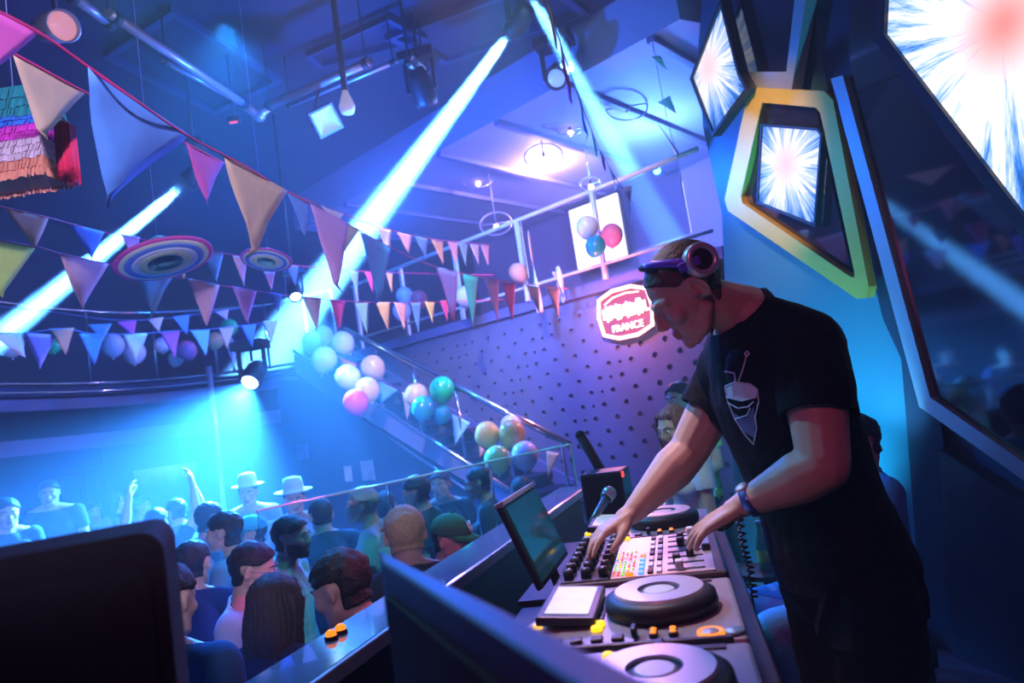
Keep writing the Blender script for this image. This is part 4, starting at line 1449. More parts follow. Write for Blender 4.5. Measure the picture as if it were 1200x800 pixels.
def bench(label, c, heading, L, h, dpt=0.42):
    M = Matrix.Translation((c.x, c.y, 0)) @ Matrix.Rotation(radians(heading), 4, 'Z')
    t = thing('bench', label, 'bench', mtx=M)
    obj('seat_cushion', box(nb(), (0, 0, h - 0.05), (dpt, L, 0.10), 0.02), mat('bench_vinyl', (0.02, 0.025, 0.04), 0.4), t)
    obj('base', box(nb(), (-0.01, 0, (h - 0.10) / 2), (dpt - 0.06, L - 0.04, h - 0.10), 0.005), m_dark if 'm_dark' in globals() else None, t)
for lb, px, py, d, hd in (('black bench seat under the reddish haired woman', 789, 502, 4.0, 200), ('tall black bench seat under the man in yellow green', 795, 468, 4.9, 215), ('black bench seat under the man in the patterned shirt', 1004, 520, 3.0, 178)):
    hc = P(px, py, d)
    top = hc.z - 0.148 - 0.52 * 0.97 - 0.02 - 0.105
    a = radians(hd)
    bench(lb, hc - Vector((cos(a), sin(a), 0)) * (0.02 if px < 1000 else -0.10) + Vector((cos(a), sin(a), 0)) * 0.05, hd, 0.5, top, 0.40)

tb2 = P(897, 662, 3.55)
t = thing('side_table', 'small round dark table by the knees of the seated man', 'table', (tb2.x, tb2.y, 0))
th2 = tb2.z - 0.02
obj('table_top', lathe(nb(), [(0, th2 - 0.025), (0.15, th2 - 0.025), (0.15, th2), (0, th2)], 32, smooth=False), mat('black_plastic', (0.012, 0.012, 0.014), 0.45), t)
obj('stem', tube(nb(), [(0, 0, 0.02), (0, 0, th2 - 0.02)], 0.025, 12), mat('black_plastic', (0.012, 0.012, 0.014), 0.45), t)
obj('foot', lathe(nb(), [(0, 0), (0.12, 0), (0.12, 0.012), (0.03, 0.03), (0, 0.03)], 28), mat('black_plastic', (0.012, 0.012, 0.014), 0.45), t)
t = thing('drink_bottle', 'green glass bottle with a yellow label beside the seated man', 'bottle', (tb2.x, tb2.y, th2))
obj('body', lathe(nb(), [(0, 0), (0.031, 0), (0.033, 0.01), (0.033, 0.13), (0.026, 0.165), (0.014, 0.19), (0.013, 0.235), (0, 0.235)], 28), mat('bottle_green', (0.02, 0.45, 0.20), 0.12, spec=0.8), t)
obj('label', lathe(nb(), [(0.0336, 0.04), (0.0340, 0.041), (0.0340, 0.10), (0.0336, 0.101)], 28, smooth=False), mat('label_yellow', (0.85, 0.75, 0.1), 0.6), t)
obj('cap', lathe(nb(), [(0, 0.234), (0.015, 0.234), (0.015, 0.248), (0, 0.250)], 20), mat('white_lacquer', (0.75, 0.75, 0.8), 0.4), t)

# ---------------------------------------------------------------- the booth and what stands on it
BA, BB = Vector((0.212, 0.977, 0)), Vector((0.977, -0.212, 0))
DZ = 1.05                                             # top of the decks
BM = frame((0.213, 1.385, 0), BA, z=(0, 0, 1))          # x along the booth away from the camera, y towards the dance floor
TZ = 0.945
m_booth = mat('booth_black', (0.012, 0.013, 0.016), 0.35, noise_amt=0.2, nscale=8)
m_deck = mat('deck_body', (0.34, 0.30, 0.34), 0.35, metal=0.25, noise_amt=0.06, nscale=40)
m_deckd = mat('deck_dark', (0.02, 0.02, 0.024), 0.4)
m_plat = mat('platter_silver', (0.55, 0.52, 0.55), 0.3, metal=0.35)
m_rubber = mat('jog_rubber', (0.016, 0.016, 0.019), 0.5)
m_orange = mat('led_orange', (0.3, 0.1, 0), 0.4, emit=(1, 0.22, 0.01), estr=1.6)
m_yellow = mat('led_yellow', (0.3, 0.25, 0), 0.4, emit=(1, 0.58, 0.01), estr=1.5)
m_red = mat('led_red', (0.3, 0.02, 0.02), 0.4, emit=(1, 0.05, 0.04), estr=1.6)
m_green = mat('led_green', (0.02, 0.3, 0.05), 0.4, emit=(0.25, 0.9, 0.08), estr=0.9)
m_blue = mat('led_blue', (0.02, 0.05, 0.3), 0.4, emit=(0.03, 0.22, 1), estr=2.2)
m_lcd = mat('deck_lcd', (0.3, 0.32, 0.36), 0.3, emit=(0.8, 0.9, 1), estr=0.45, noise_amt=0.3, nscale=30)


def pbox(name, c, s, m, parent, bev=0.003, mtx=None):
    return obj(name, box(nb(), c, s, bev, mtx=mtx), m, parent)


def pcyl(name, x, y, z, r, h, m, parent, n=18, top=0.85):
    return obj(name, lathe(nb(), [(0, z), (r, z), (r, z + h * 0.7), (r * top, z + h), (0, z + h)], n), m, parent)


t = thing('booth_table', 'black booth table carrying the decks and the mixer', 'table', mtx=BM)
pbox('table_top', (0.20, 0.10, TZ - 0.02), (1.95, 0.58, 0.04), m_booth, t, 0.006)
for x in (-0.70, 1.1):
    for y in (-0.13, 0.33):
        pbox('leg', (x, y, (TZ - 0.04) / 2), (0.05, 0.05, TZ - 0.04), m_booth, t)
pbox('front_panel', (0.20, 0.36, 0.47), (1.9, 0.02, 0.86), m_booth, t)

# parapet at the front of the booth
p0, p1 = Vector((-0.703, 1.0, 0)), Vector((0.215, 3.80, 0))
pd = (p1 - p0).normalized()
t = thing('booth_parapet', 'glossy dark parapet with a lit ledge between the booth and the crowd', 'parapet', mtx=frame(p0, pd, z=(0, 0, 1)))
LP = (p1 - p0).length
pbox('wall', (LP / 2, 0.02, 0.97 / 2 + HALL / 2), (LP, 0.10, 0.97 - HALL), m_booth, t, 0.005)
pbox('ledge', (LP / 2, 0.0, 0.985), (LP, 0.17, 0.03), mat('ledge_acrylic', (0.10, 0.14, 0.2), 0.12, coat=0.5), t, 0.008)
pbox('edge_trim', (LP / 2, -0.09, 0.985), (LP, 0.012, 0.034), m_steel, t, 0.003)


def make_deck():
    t = thing('media_player', 'x', 'deck', mtx=BM)
    W, D = 0.37, 0.40
    cyy = 0.055
    bm = box(nb(), (0, cyy, DZ - 0.055), (W, D, 0.09), 0.008)
    obj('body', bm, m_deck, t)
    pbox('base', (0, cyy, TZ + 0.008), (W - 0.03, D - 0.03, 0.016), m_deckd, t)
    # jog wheel: rubber skirt, silver top, dark ring, pale hub with a printed star
    j = obj('jog_wheel', lathe(nb(), [(0, DZ - 0.01), (0.106, DZ - 0.01), (0.110, DZ + 0.002), (0.108, DZ + 0.018), (0.094, DZ + 0.026), (0, DZ + 0.026)], 48), m_rubber, t)
    obj('platter', lathe(nb(), [(0.040, DZ + 0.0262), (0.041, DZ + 0.031), (0.086, DZ + 0.031), (0.089, DZ + 0.0262)], 56, smooth=False), m_plat, j)
    obj('hub', lathe(nb(), [(0, DZ + 0.0285), (0.028, DZ + 0.0285), (0.031, DZ + 0.0262)], 40, smooth=False), mat('jog_hub', (0.62, 0.66, 0.58), 0.3), j)
    # screen at the far side, tipped towards the player
    SM = Matrix.Translation((0.02, 0.178, DZ + 0.006)) @ Matrix.Rotation(radians(5), 4, 'X')
    pbox('screen_bezel', (0, 0, 0), (0.215, 0.115, 0.018), m_deckd, t, 0.004, SM)
    pbox('screen', (0, 0.0, 0.010), (0.178, 0.086, 0.002), m_lcd, t, 0.0008, SM)
    pbox('slot', (0.02, 0.114, DZ - 0.008), (0.12, 0.006, 0.004), m_deckd, t, 0.001)
    # play and cue near the camera end
    r_ = obj('play_ring', lathe(nb(), [(0.016, DZ - 0.009), (0.016, DZ - 0.004), (0.023, DZ - 0.004), (0.0235, DZ - 0.009)], 32), m_orange, t)
    r_.location = (-0.158, -0.085, 0)
    pcyl('play_button', 0, 0, DZ - 0.009, 0.015, 0.006, m_plat, t).location = (-0.158, -0.085, 0)
    pcyl('cue_button', 0, 0, DZ - 0.009, 0.017, 0.006, mat('cue_blue', (0.3, 0.45, 0.55), 0.3, metal=0.5), t).location = (-0.160, -0.125, 0)
    for k, (x, y) in enumerate(((-0.150, 0.012), (-0.150, -0.022))):
        b = pbox('hot_button', (x, y, DZ - 0.005), (0.030, 0.015, 0.010), m_deckd, t, 0.003)
        for q in (-0.008, 0.008):
            obj('led', lathe(nb(), [(0.006, DZ), (0.005, DZ + 0.002), (0, DZ + 0.002)], 12), m_orange, b).location = (x + q, y, 0)
    for (x, y) in ((-0.075, 0.115), (-0.100, 0.118)):
        pcyl('mode_button', 0, 0, DZ - 0.009, 0.011, 0.008, m_yellow, t).location = (x, y, 0)
    pcyl('browse_button', 0, 0, DZ - 0.009, 0.010, 0.008, m_yellow, t).location = (-0.062, 0.238, 0)
    pcyl('browse_knob', 0, 0, DZ - 0.009, 0.013, 0.016, m_deckd, t).location = (0.150, 0.215, 0)
    pcyl('tempo_light', 0, 0, DZ - 0.009, 0.010, 0.008, m_yellow, t).location = (0.150, 0.085, 0)
    for k in range(5):
        pbox('loop_button', (-0.155, 0.075 + 0.037 * k, DZ - 0.006), (0.022, 0.022, 0.008), m_deckd, t, 0.003)
    pbox('tempo_track', (0.165, -0.03, DZ - 0.0085), (0.018, 0.15, 0.003), m_deckd, t, 0.001)
    pbox('tempo_slider', (0.165, 0.0, DZ - 0.001), (0.030, 0.016, 0.016), m_black, t, 0.003)
    pbox('vinyl_lever', (-0.150, 0.045, DZ + 0.002), (0.03, 0.010, 0.018), m_black, t, 0.003)
    pbox('front_lip', (-0.182, 0.03, DZ - 0.020), (0.012, 0.30, 0.03), m_deckd, t, 0.003)
    return t


dk = make_deck()
dk['label'] = 'silver media player deck right below the hands, between mixer and nearest deck'
dk2 = dup(dk)
dk2.matrix_world = BM @ Matrix.Translation((-0.385, 0, 0))
dk2['label'] = 'nearest silver deck, half hidden behind the dark speaker edge at the bottom'
dk3 = dup(dk)
dk3.matrix_world = BM @ Matrix.Translation((0.846, 0, 0))
dk3['label'] = 'far silver deck beyond the mixer under the outstretched arm'
for q in (dk, dk2, dk3):
    q['group'] = 'decks in the booth'

mx = thing('dj_mixer', 'black and silver mixing desk full of lit knobs and faders under both hands', 'mixer', mtx=BM @ Matrix.Translation((0.425, 0.055, 0)))
pbox('body', (0, 0, DZ - 0.055), (0.43, 0.40, 0.10), m_deckd, mx, 0.008)
pbox('faceplate', (0.0, -0.055, DZ - 0.004), (0.41, 0.24, 0.006), mat('mixer_plate', (0.55, 0.50, 0.54), 0.35, metal=0.5), mx, 0.002)
pbox('upper_plate', (0.0, 0.125, DZ - 0.004), (0.41, 0.115, 0.006), m_deckd, mx, 0.002)
m_knob = mat('knob_black', (0.02, 0.02, 0.022), 0.45)
for c in range(7):
    x = -0.175 + c * 0.058
    for r_ in range(3):
        y = 0.165 - r_ * 0.042
        k = pcyl('knob', 0, 0, DZ - 0.002, 0.0125, 0.022, m_knob, mx, 14)
        k.location = (x, y, 0)
        i_ = pbox('pointer', (0, 0.006, DZ + 0.0205), (0.003, 0.012, 0.002), m_white, k, 0.0)
        i_.rotation_euler = (0, 0, random.uniform(-2, 2))
for c in range(10):
    for r_ in range(5):
        if random.random() < 0.8:
            m_ = random.choice([m_red, m_green, m_yellow, m_green]) if c < 6 else random.choice([m_green, m_yellow, m_red, m_orange])
            pbox('led', (-0.190 + c * 0.024, 0.058 - r_ * 0.011, DZ + 0.001), (0.008, 0.005, 0.003), m_, mx, 0.0)
for r_ in range(5):
    pbox('pad', (-0.185 + r_ * 0.040, -0.006, DZ + 0.001), (0.024, 0.014, 0.006), m_blue if r_ < 4 else m_orange, mx, 0.002)
m_key = mat('button_pale', (0.75, 0.72, 0.76), 0.4)
for c in range(7):
    for r_ in range(2):
        pbox('button', (-0.18 + c * 0.058, -0.028 - r_ * 0.020, DZ + 0.001), (0.034, 0.013, 0.006), m_key if (c + r_) % 3 else m_black, mx, 0.002)
for c in range(7):
    x = -0.18 + c * 0.058
    pbox('fader_track', (x, -0.110, DZ - 0.0005), (0.009, 0.085, 0.003), m_deckd, mx, 0.0)
    pbox('fader', (x, -0.110 + random.uniform(-0.028, 0.028), DZ + 0.010), (0.026, 0.018, 0.022), m_black if c % 3 else m_white, mx, 0.003)
pbox('crossfader', (-0.02, -0.163, DZ + 0.006), (0.014, 0.020, 0.018), m_black, mx, 0.003)
pcyl('cue_lamp', 0, 0, DZ - 0.002, 0.011, 0.009, m_yellow, mx).location = (0.19, 0.05, 0)
pcyl('cue_lamp', 0, 0, DZ - 0.002, 0.009, 0.008, m_orange, mx).location = (-0.195, 0.02, 0)

# flat display on a stand at the crowd side
h0, h1, e0, e1 = Vector((-0.02, 1.79, 1.0)), Vector((0.08, 2.18, 1.0)), onz(575, 611, 1.2), onz(621, 583, 1.2)
ux = (h1 - h0).normalized()
uz = ((e0 + e1) / 2 - (h0 + h1) / 2)
H_ = uz.length
Wd = 0.37
c0 = (h0 + h1) / 2
DM = frame(c0, ux, z=uz)
t = thing('flat_display', 'flat screen leaning on its stand at the crowd side of the mixer', 'screen', mtx=DM)
pbox('shell', (0, 0.008, H_ / 2), (Wd, 0.018, H_), m_black, t, 0.005)
pbox('panel', (0, -0.003, H_ / 2), (Wd - 0.03, 0.006, H_ - 0.03), mat('dark_teal_screen', (0.01, 0.03, 0.035), 0.12, emit=(0.02, 0.16, 0.2), estr=0.12), t, 0.001)
pbox('rim', (0, 0.004, H_ - 0.002), (Wd, 0.028, 0.014), mat('rim_rose', (0.6, 0.45, 0.45), 0.3, metal=0.5), t, 0.002)
bz = Matrix.Translation(-0.0 * ux)
IM = DM.inverted()
foot = nb()
fc = Vector((c0.x - 0.0, c0.y, TZ))
prism(foot, [IM @ (fc + ux * a + BB * b) for a, b in ((-0.12, -0.09), (0.12, -0.09), (0.12, 0.08), (-0.12, 0.08))], IM.to_3x3() @ Vector((0, 0, 0.012)))
obj('foot', foot, m_black, t)
obj('stem', tube(nb(), [IM @ (fc + Vector((0, 0, 0.005))), IM @ (c0 + Vector((0, 0, 0.03)) - BB * 0.02)], 0.014, 10), m_black, t)

# small black speaker, leaning tube, microphone, drink, lights beyond the decks
sp = P(706, 572, 2.62)
S_M = frame((sp.x, sp.y, TZ), (0.93, -0.36, 0), z=(0, 0, 1))
t = thing('small_speaker', 'small black box speaker standing behind the microphone', 'speaker', mtx=S_M)
pbox('cabinet', (0, 0.07, 0.115), (0.165, 0.15, 0.23), m_black, t, 0.008)
pbox('grille', (0, -0.008, 0.115), (0.145, 0.008, 0.21), m_blackm, t, 0.003)
for z in (0.215, 0.05):
    pbox('indicator', (0.084, 0.01, z), (0.008, 0.02, 0.022), m_red, t, 0.002)
tp, tb_ = P(680, 510, 2.85), P(713, 566, 2.85)
tdir = (tp - tb_).normalized()
tb_ = tb_ - tdir * ((tb_.z - TZ) / tdir.z)
t = thing('stand_tube', 'thick black tube leaning up behind the small speaker', 'stand', tb_)
obj('tube', tube(nb(), [(0, 0, 0), tp - tb_], 0.021, 14), m_black, t)
obj('cap', sphere(nb(), tp - tb_, 0.0215, u=14, v=8), m_blackm, t)
obj('foot', lathe(nb(), [(0, 0), (0.07, 0), (0.07, 0.012), (0.03, 0.02), (0, 0.02)], 20), m_black, t)

mh, mb = P(714, 578, 2.36), P(690, 618, 2.26)
md = (mh - mb).normalized()
base = Vector((mb.x, mb.y, TZ))
t = thing('microphone', 'silver headed microphone on a short stand left of the far hand', 'microphone', base)
obj('handle', tube(nb(), [mb - base, mh - base - md * 0.02], 0, 12, rads=[0.011, 0.015]), mat('mic_grey', (0.25, 0.27, 0.3), 0.35, metal=0.6), t)
hd = obj('head', sphere(nb(), mh - base, 0.025, u=18, v=12), m_plat, t)
obj('ring', tube(nb(), [mh - base - md * 0.020 + md.orthogonal().normalized() * 0.021 * cos(a) + md.cross(md.orthogonal().normalized()) * 0.021 * sin(a) for a in [2 * pi * k / 16 for k in range(16)]], 0.003, 6, closed=True), m_silver, hd)
obj('stand', tube(nb(), [mb - base + md * 0.01, Vector((0, 0, 0.01))], 0.008, 8), m_black, t)
obj('foot', lathe(nb(), [(0, 0), (0.05, 0), (0.05, 0.01), (0.012, 0.02), (0, 0.02)], 20), m_black, t)

gp_ = P(742, 577, 2.7)
t = thing('drink_glass', 'tumbler with a glowing cyan drink and a pink straw beside the small speaker', 'glass', (gp_.x, gp_.y, TZ))
obj('glass', lathe(nb(), [(0.026, 0.004), (0.036, 0.12), (0.033, 0.12), (0.024, 0.008), (0, 0.008)], 24), m_glass, t)
obj('drink', lathe(nb(), [(0, 0.010), (0.023, 0.010), (0.030, 0.085), (0, 0.085)], 24), mat('drink_cyan_glow', (0.2, 0.6, 0.7), 0.1, emit=(0.1, 0.55, 0.8), estr=0.35), t)  # light is put into the drink's colour as emission
obj('straw', tube(nb(), [(0.01, 0, 0.02), (-0.02, 0.01, 0.15), (-0.05, 0.01, 0.165)], 0.004, 8), mat('straw_pink', (0.9, 0.15, 0.5), 0.4, emit=(1, 0.1, 0.5), estr=0.6), t)  # straw glows by emission too, no source inside it

# wristwatch, headphones, headphone cable
hp = DJ_HM
t = thing('headphones', 'white and violet headphones worn over the top of the cropped head', 'headphones', mtx=hp)
m_hp, m_hv, m_pad = mat('headphone_silver', (0.75, 0.75, 0.8), 0.25, metal=0.5), mat('headphone_violet', (0.16, 0.10, 0.85), 0.3), mat('headphone_pad', (0.02, 0.02, 0.025), 0.6)
arc = []
for q in range(0, 181, 10):
    a_ = radians(q)
    x_, s_ = 0.094 * cos(a_), sin(a_)
    y_, z_ = -0.046 + 0.098 * s_, 0.044 + 0.078 * s_
    v_ = Vector((x_ / 0.088, (y_ + 0.012) / 0.109, (z_ - 0.036) / 0.096))
    v_ = v_ / max(0.2, v_.length)
    arc.append((v_.x * 0.092, v_.y * 0.108 - 0.012, v_.z * 0.097 + 0.036))
obj('headband', tube(nb(), arc, 0.0095, 10), m_pad, t)
obj('band_cover', tube(nb(), [(x * 1.03, y - 0.002, z * 1.02) for x, y, z in arc[-8:-1]], 0.0105, 10), m_hv, t)
for sx in (-1, 1):
    CM = Matrix.Translation((sx * 0.070, -0.050, 0.046)) @ Matrix.Rotation(-sx * 0.22, 4, 'Z') @ Matrix.Rotation(sx * pi / 2, 4, 'Y')
    e = obj('ear_cup', lathe(nb(), [(0, -0.004), (0.036, -0.004), (0.041, 0.010), (0.039, 0.026), (0.030, 0.032), (0, 0.032)], 32, CM), m_pad, t)
    obj('outer_ring', lathe(nb(), [(0.025, 0.031), (0.027, 0.038), (0.037, 0.038), (0.041, 0.029), (0.042, 0.014)], 32, CM), m_hp, e)
    obj('hinge', box(nb(), (0, 0, 0), (0.012, 0.052, 0.022), 0.004, mtx=Matrix.Translation((sx * 0.101, -0.026, 0.056)) @ Matrix.Rotation(0.25, 4, 'X')), m_hv, e)

wl, el_ = Vector(DJ_BONES[4][2]), Vector(DJ_BONES[4][1])
wd_ = (wl - el_).normalized()
wc = lerp(el_, wl, 0.90)
WM = frame(wc, wd_.orthogonal(), z=wd_)
t = thing('wristwatch', 'blue bracelet watch on the near wrist over the mixer', 'watch', mtx=WM)
obj('bracelet', lathe(nb(), [(0.0335, -0.011), (0.037, -0.009), (0.037, 0.009), (0.0335, 0.011)], 28), mat('watch_blue', (0.10, 0.22, 0.6), 0.25, metal=0.7), t)
up3 = WM.to_3x3().inverted() @ Vector((0, -0.4, 1))
up3.z = 0
up3.normalize()
obj('dial', lathe(nb(), [(0, 0.004), (0.013, 0.004), (0.016, 0.0), (0.016, -0.004)], 20, Matrix.Translation(up3 * 0.037) @ up3.to_track_quat('Z', 'Y').to_matrix().to_4x4()), m_hp, t)

cp = [P(866, 604, 1.72), P(872, 640, 1.72), P(880, 668, 1.73), P(884, 700, 1.74)]
cen = smooth_poly(cp, 40)
co = []
for i, p in enumerate(cen):
    a = i * 0.75
    co.append(p + Vector((cos(a), sin(a), 0)) * 0.008)
co.append(Vector((co[-1].x, co[-1].y, 0.62)))
co.append(Vector((co[-1].x + 0.05, co[-1].y, 0.02)))
tag(obj('coiled_cable', tube(nb(), co, 0.003, 6), m_black), 'black coiled headphone cable hanging past the right edge of the decks', 'cable')
co_ = bpy.data.objects['coiled_cable']

nk = P(617, 706, 1.45)
bm = nb()
bmesh.ops.create_grid(bm, x_segments=14, y_segments=14, size=0.075)
for v in bm.verts:
    v.co.z = 0.022 * noise.noise(v.co * 16) + 0.02 * noise.noise(v.co * 35) + 0.025
nz_ = obj('crumpled_napkin', bm, mat('napkin_blue_white', (0.55, 0.6, 0.85), 0.8), smooth=True)
nz_.location = (nk.x, nk.y, TZ + 0.012)
nz_.modifiers.new('thickness', 'SOLIDIFY').thickness = 0.003
tag(nz_, 'crumpled bluish white napkin on the table below the flat screen', 'napkin')

# dark speaker at the near end, black padded speaker back at the left
k0, k1 = onz(443, 645, 1.33), onz(770, 795, 1.33)
kx = (k0 - k1).normalized()
KM = frame((k1.x, k1.y, TZ), kx, z=(0, 0, 1))
t = thing('monitor_speaker', 'dark monitor speaker with a dull blue top at the near end of the booth', 'speaker', mtx=KM)
KI = KM.inverted()
kf = [KI @ onz(x, y, 1.33) for x, y in ((443, 643), (770, 800), (1010, 1000), (880, 1000), (672, 802), (446, 658))]
bmk = prism(nb(), kf, (0, 0, TZ - 1.33))
bmesh.ops.bevel(bmk, geom=[e for e in bmk.edges], offset=0.004, segments=2, affect='EDGES', profile=0.5)
obj('cabinet', bmk, mat('speaker_vinyl', (0.03, 0.055, 0.09), 0.5, noise_amt=0.2, nscale=60), t)
ga, gb = kf[5], kf[4]
gn = (gb - ga).cross(Vector((0, 0, 1))).normalized()
if gn.dot(KI @ EYE - ga) < 0:
    gn = -gn
up_ = Vector((0, 0, 1))
obj('grille', prism(nb(), [lerp(ga, gb, 0.06) - up_ * 0.03, lerp(ga, gb, 1.1) - up_ * 0.03, lerp(ga, gb, 1.1) - up_ * 0.36, lerp(ga, gb, 0.06) - up_ * 0.36], gn * 0.006), m_blackm, t)
q0, q1, q2, q3 = P(-160, 692, 0.72), P(190, 619, 0.72), P(216, 800, 0.72), P(240, 1000, 0.72)
BX = Vector((0.92, 0.40, 0)).normalized()
q0 = onpl(-160, 692, q1, BX.cross(Vector((0, 0, 1))))
BXM = frame(q1, BX, z=(0, 0, 1))
BMI = BXM.inverted()
t = thing('black_cabinet', 'black round cornered speaker cabinet filling the lower left corner', 'speaker', mtx=BXM)
oz = [BMI @ q for q in (q0, q1, q2)]
rc = 0.025
prof = []
wx, hz_ = 0.62, 0.55
for (cx_, cz_, a0) in ((-rc, -rc, 0), (-wx + rc, -rc, 90), (-wx + rc, -hz_ + rc, 180), (-rc, -hz_ + rc, 270)):
    for k in range(7):
        a = radians(a0 + 15 * k)
        prof.append((cx_ + rc * cos(a), 0, cz_ + rc * sin(a)))
bm = prism(nb(), prof, (0, 0.16, 0))
obj('cabinet', bm, m_blackm, t)
obj('back_panel', prism(nb(), [(x * 0.9 - 0.015, -0.004, z * 0.9 - 0.03) for x, _, z in prof], (0, 0.004, 0)), mat('panel_black', (0.004, 0.004, 0.005), 0.7), t)
zb = (BXM @ Vector((0, 0, -hz_))).z
obj('stand_pole', tube(nb(), [(-wx / 2, 0.08, -hz_), (-wx / 2, 0.08, -hz_ - zb + 0.02)], 0.025, 12), m_black, t)
obj('stand_base', box(nb(), (-wx / 2, 0.08, -hz_ - zb + 0.012), (0.34, 0.34, 0.024), 0.005), m_black, t)

# glass balustrade between the stage and the raised corner of the floor
g0, g1 = onz(668, 521, 1.15), onz(300, 599, 1.15)
gx = (g1 - g0).normalized()
GMx = frame((g0.x, g0.y, 0), gx, z=(0, 0, 1))
t = thing('glass_balustrade', 'clear glass balustrade crossing in front of the far dancers', 'railing', mtx=GMx)
LGx = (g1 - g0).length
for k in range(3):
    a, b = LGx * k / 3 + 0.006, LGx * (k + 1) / 3 - 0.006
    p_ = pbox('pane', ((a + b) / 2, 0, (1.15 + 0.02) / 2), (b - a, 0.014, 1.15 - 0.02), mat('rail_glass', (0.9, 0.95, 1), 0.05, trans=1.0, ior=1.1), t, 0.002)
pbox('top_edge', (LGx / 2, 0, 1.152), (LGx, 0.016, 0.012), mat('glass_edge', (0.75, 0.85, 0.85), 0.15, metal=0.3), t, 0.003)
pbox('end_edge', (-0.006, 0, 0.58), (0.012, 0.016, 1.15), mat('glass_edge', (0.75, 0.85, 0.85), 0.15), t, 0.003)
pbox('base_channel', (LGx / 2, 0, (HALL) / 2), (LGx, 0.06, -HALL), m_deckd, t, 0.004)

for (px, py, c_, lb) in ((394, 742, m_orange, 'left amber light of the pair on the lit parapet ledge'), (404, 735, m_orange, 'right amber light of the pair on the lit parapet ledge'), (437, 692, m_red, 'small red light on the parapet ledge beside the dark speaker')):
    pt = onz(px, py, 1.012)
    q = Vector((pt.x, pt.y, 0)) - p0
    q = p0 + pd * q.dot(pd) + Vector((-pd.y, pd.x, 0)) * 0.03
    t = thing('ledge_light', lb, 'light', (q.x, q.y, 1.0), 'small lights on the parapet ledge')
    obj('base', lathe(nb(), [(0, 0), (0.016, 0), (0.016, 0.006), (0.014, 0.008), (0, 0.008)], 20), m_black, t)
    obj('lens', lathe(nb(), [(0.013, 0.008), (0.012, 0.016), (0.006, 0.021), (0, 0.022)], 20), c_, t)

# ---------------------------------------------------------------- bunting
FL = {k: mat('bunting_' + k, c, 0.8, noise_amt=0.10, nscale=25, bump=0.2) for k, c in dict(
    pink=(0.9, 0.14, 0.55), beige=(0.85, 0.58, 0.38), blue=(0.14, 0.38, 1.0), teal=(0.30, 0.68, 0.80), violet=(0.78, 0.42, 0.85), white=(0.85, 0.85, 0.85),
    orange=(0.9, 0.38, 0.22), lime=(0.65, 0.9, 0.22), yellow=(0.9, 0.78, 0.35), rose=(0.92, 0.55, 0.66)).items()}
m_cord = mat('cord_red', (0.75, 0.03, 0.20), 0.6)
m_cordb = mat('cord_blue', (0.25, 0.3, 0.6), 0.6)


def interp(tab, x):
    if x <= tab[0][0]:
        return tab[0][1]
    for (x0, d0), (x1, d1) in zip(tab, tab[1:]):
        if x <= x1:
            return d0 + (d1 - d0) * (x - x0) / (x1 - x0)
    return tab[-1][1]


def bunting(label, cord, flags, tab, m=m_cord, r=0.0035, key=0):
    """cord: pixels the string passes, flags: (left, right, tip, colour); tab: distance along the string"""
    D = lambda q: interp(tab, q[key])
    W = lambda q: P(q[0], q[1], D(q))
    o0 = W(cord[0])
    t = thing('bunting_string', label, 'bunting', o0, 'strings of bunting flags')
    obj('cord', tube(nb(), [p - o0 for p in smooth_poly([W(q) for q in cord], 5)], r, 6), m, t)
    for i, (L, R, T, c) in enumerate(flags):
        a, b = W(L), W(R)
        dm = (D(L) + D(R)) / 2
        tip = P(T[0], T[1], dm)
        bm = nb()
        n = 8
        side = (b - a).normalized()
        nn = side.cross(tip - (a + b) / 2).normalized()
        sz = (b - a).length
        rows_ = []
        for j in range(n + 1):
            row = []
            v = j / n
            for k in range(n - j + 1):
                u = k / (n - j) if n > j else 0.5
                p = lerp(lerp(a, b, u), tip, v)
                w_ = sin(u * 5 + i * 1.7 + v * 2) * 0.035 * sz * v + 0.02 * sz * noise.noise(p * 7 + Vector((i, 0, 0)))
                row.append(bm.verts.new(p + nn * w_ - o0))
            rows_.append(row)
        for A, B in zip(rows_, rows_[1:]):
            for k in range(len(B)):
                bm.faces.new((A[k], A[k + 1], B[k]))
                if k + 1 < len(B):
                    bm.faces.new((A[k + 1], B[k + 1], B[k]))
        f = obj('flag', bm, FL[c], t, smooth=True)
        s = f.modifiers.new('thickness', 'SOLIDIFY')
        s.thickness = 0.0012
    return t


bunting('nearest red corded bunting string with the big blue flag, running down to the gallery',
        [(-30, 0), (45, 38), (100, 76), (160, 118), (222, 160), (290, 196), (335, 224), (400, 258), (458, 290), (510, 312), (585, 328), (665, 338)],
        [((-30, 2), (45, 38), (-24, 96), 'pink'), ((101, 78), (222, 158), (124, 243), 'blue'), ((262, 181), (335, 223), (293, 303), 'beige'), ((337, 226), (362, 238), (357, 277), 'blue'),
         ((362, 239), (408, 262), (398, 344), 'violet'), ((408, 263), (421, 270), (400, 300), 'white'), ((422, 272), (458, 290), (443, 357), 'blue'), ((511, 312), (536, 318), (532, 378), 'pink'), ((542, 320), (560, 325), (555, 386), 'teal'),
         ((568, 327), (584, 329), (584, 381), 'violet'), ((588, 330), (604, 333), (600, 377), 'pink'), ((616, 334), (632, 336), (633, 368), 'white'), ((640, 336), (655, 338), (655, 372), 'rose')],
        [(-30, 1.15), (45, 1.3), (160, 1.6), (298, 2.4), (385, 3.2), (440, 3.9), (515, 5.0), (600, 6.0), (660, 6.6)])
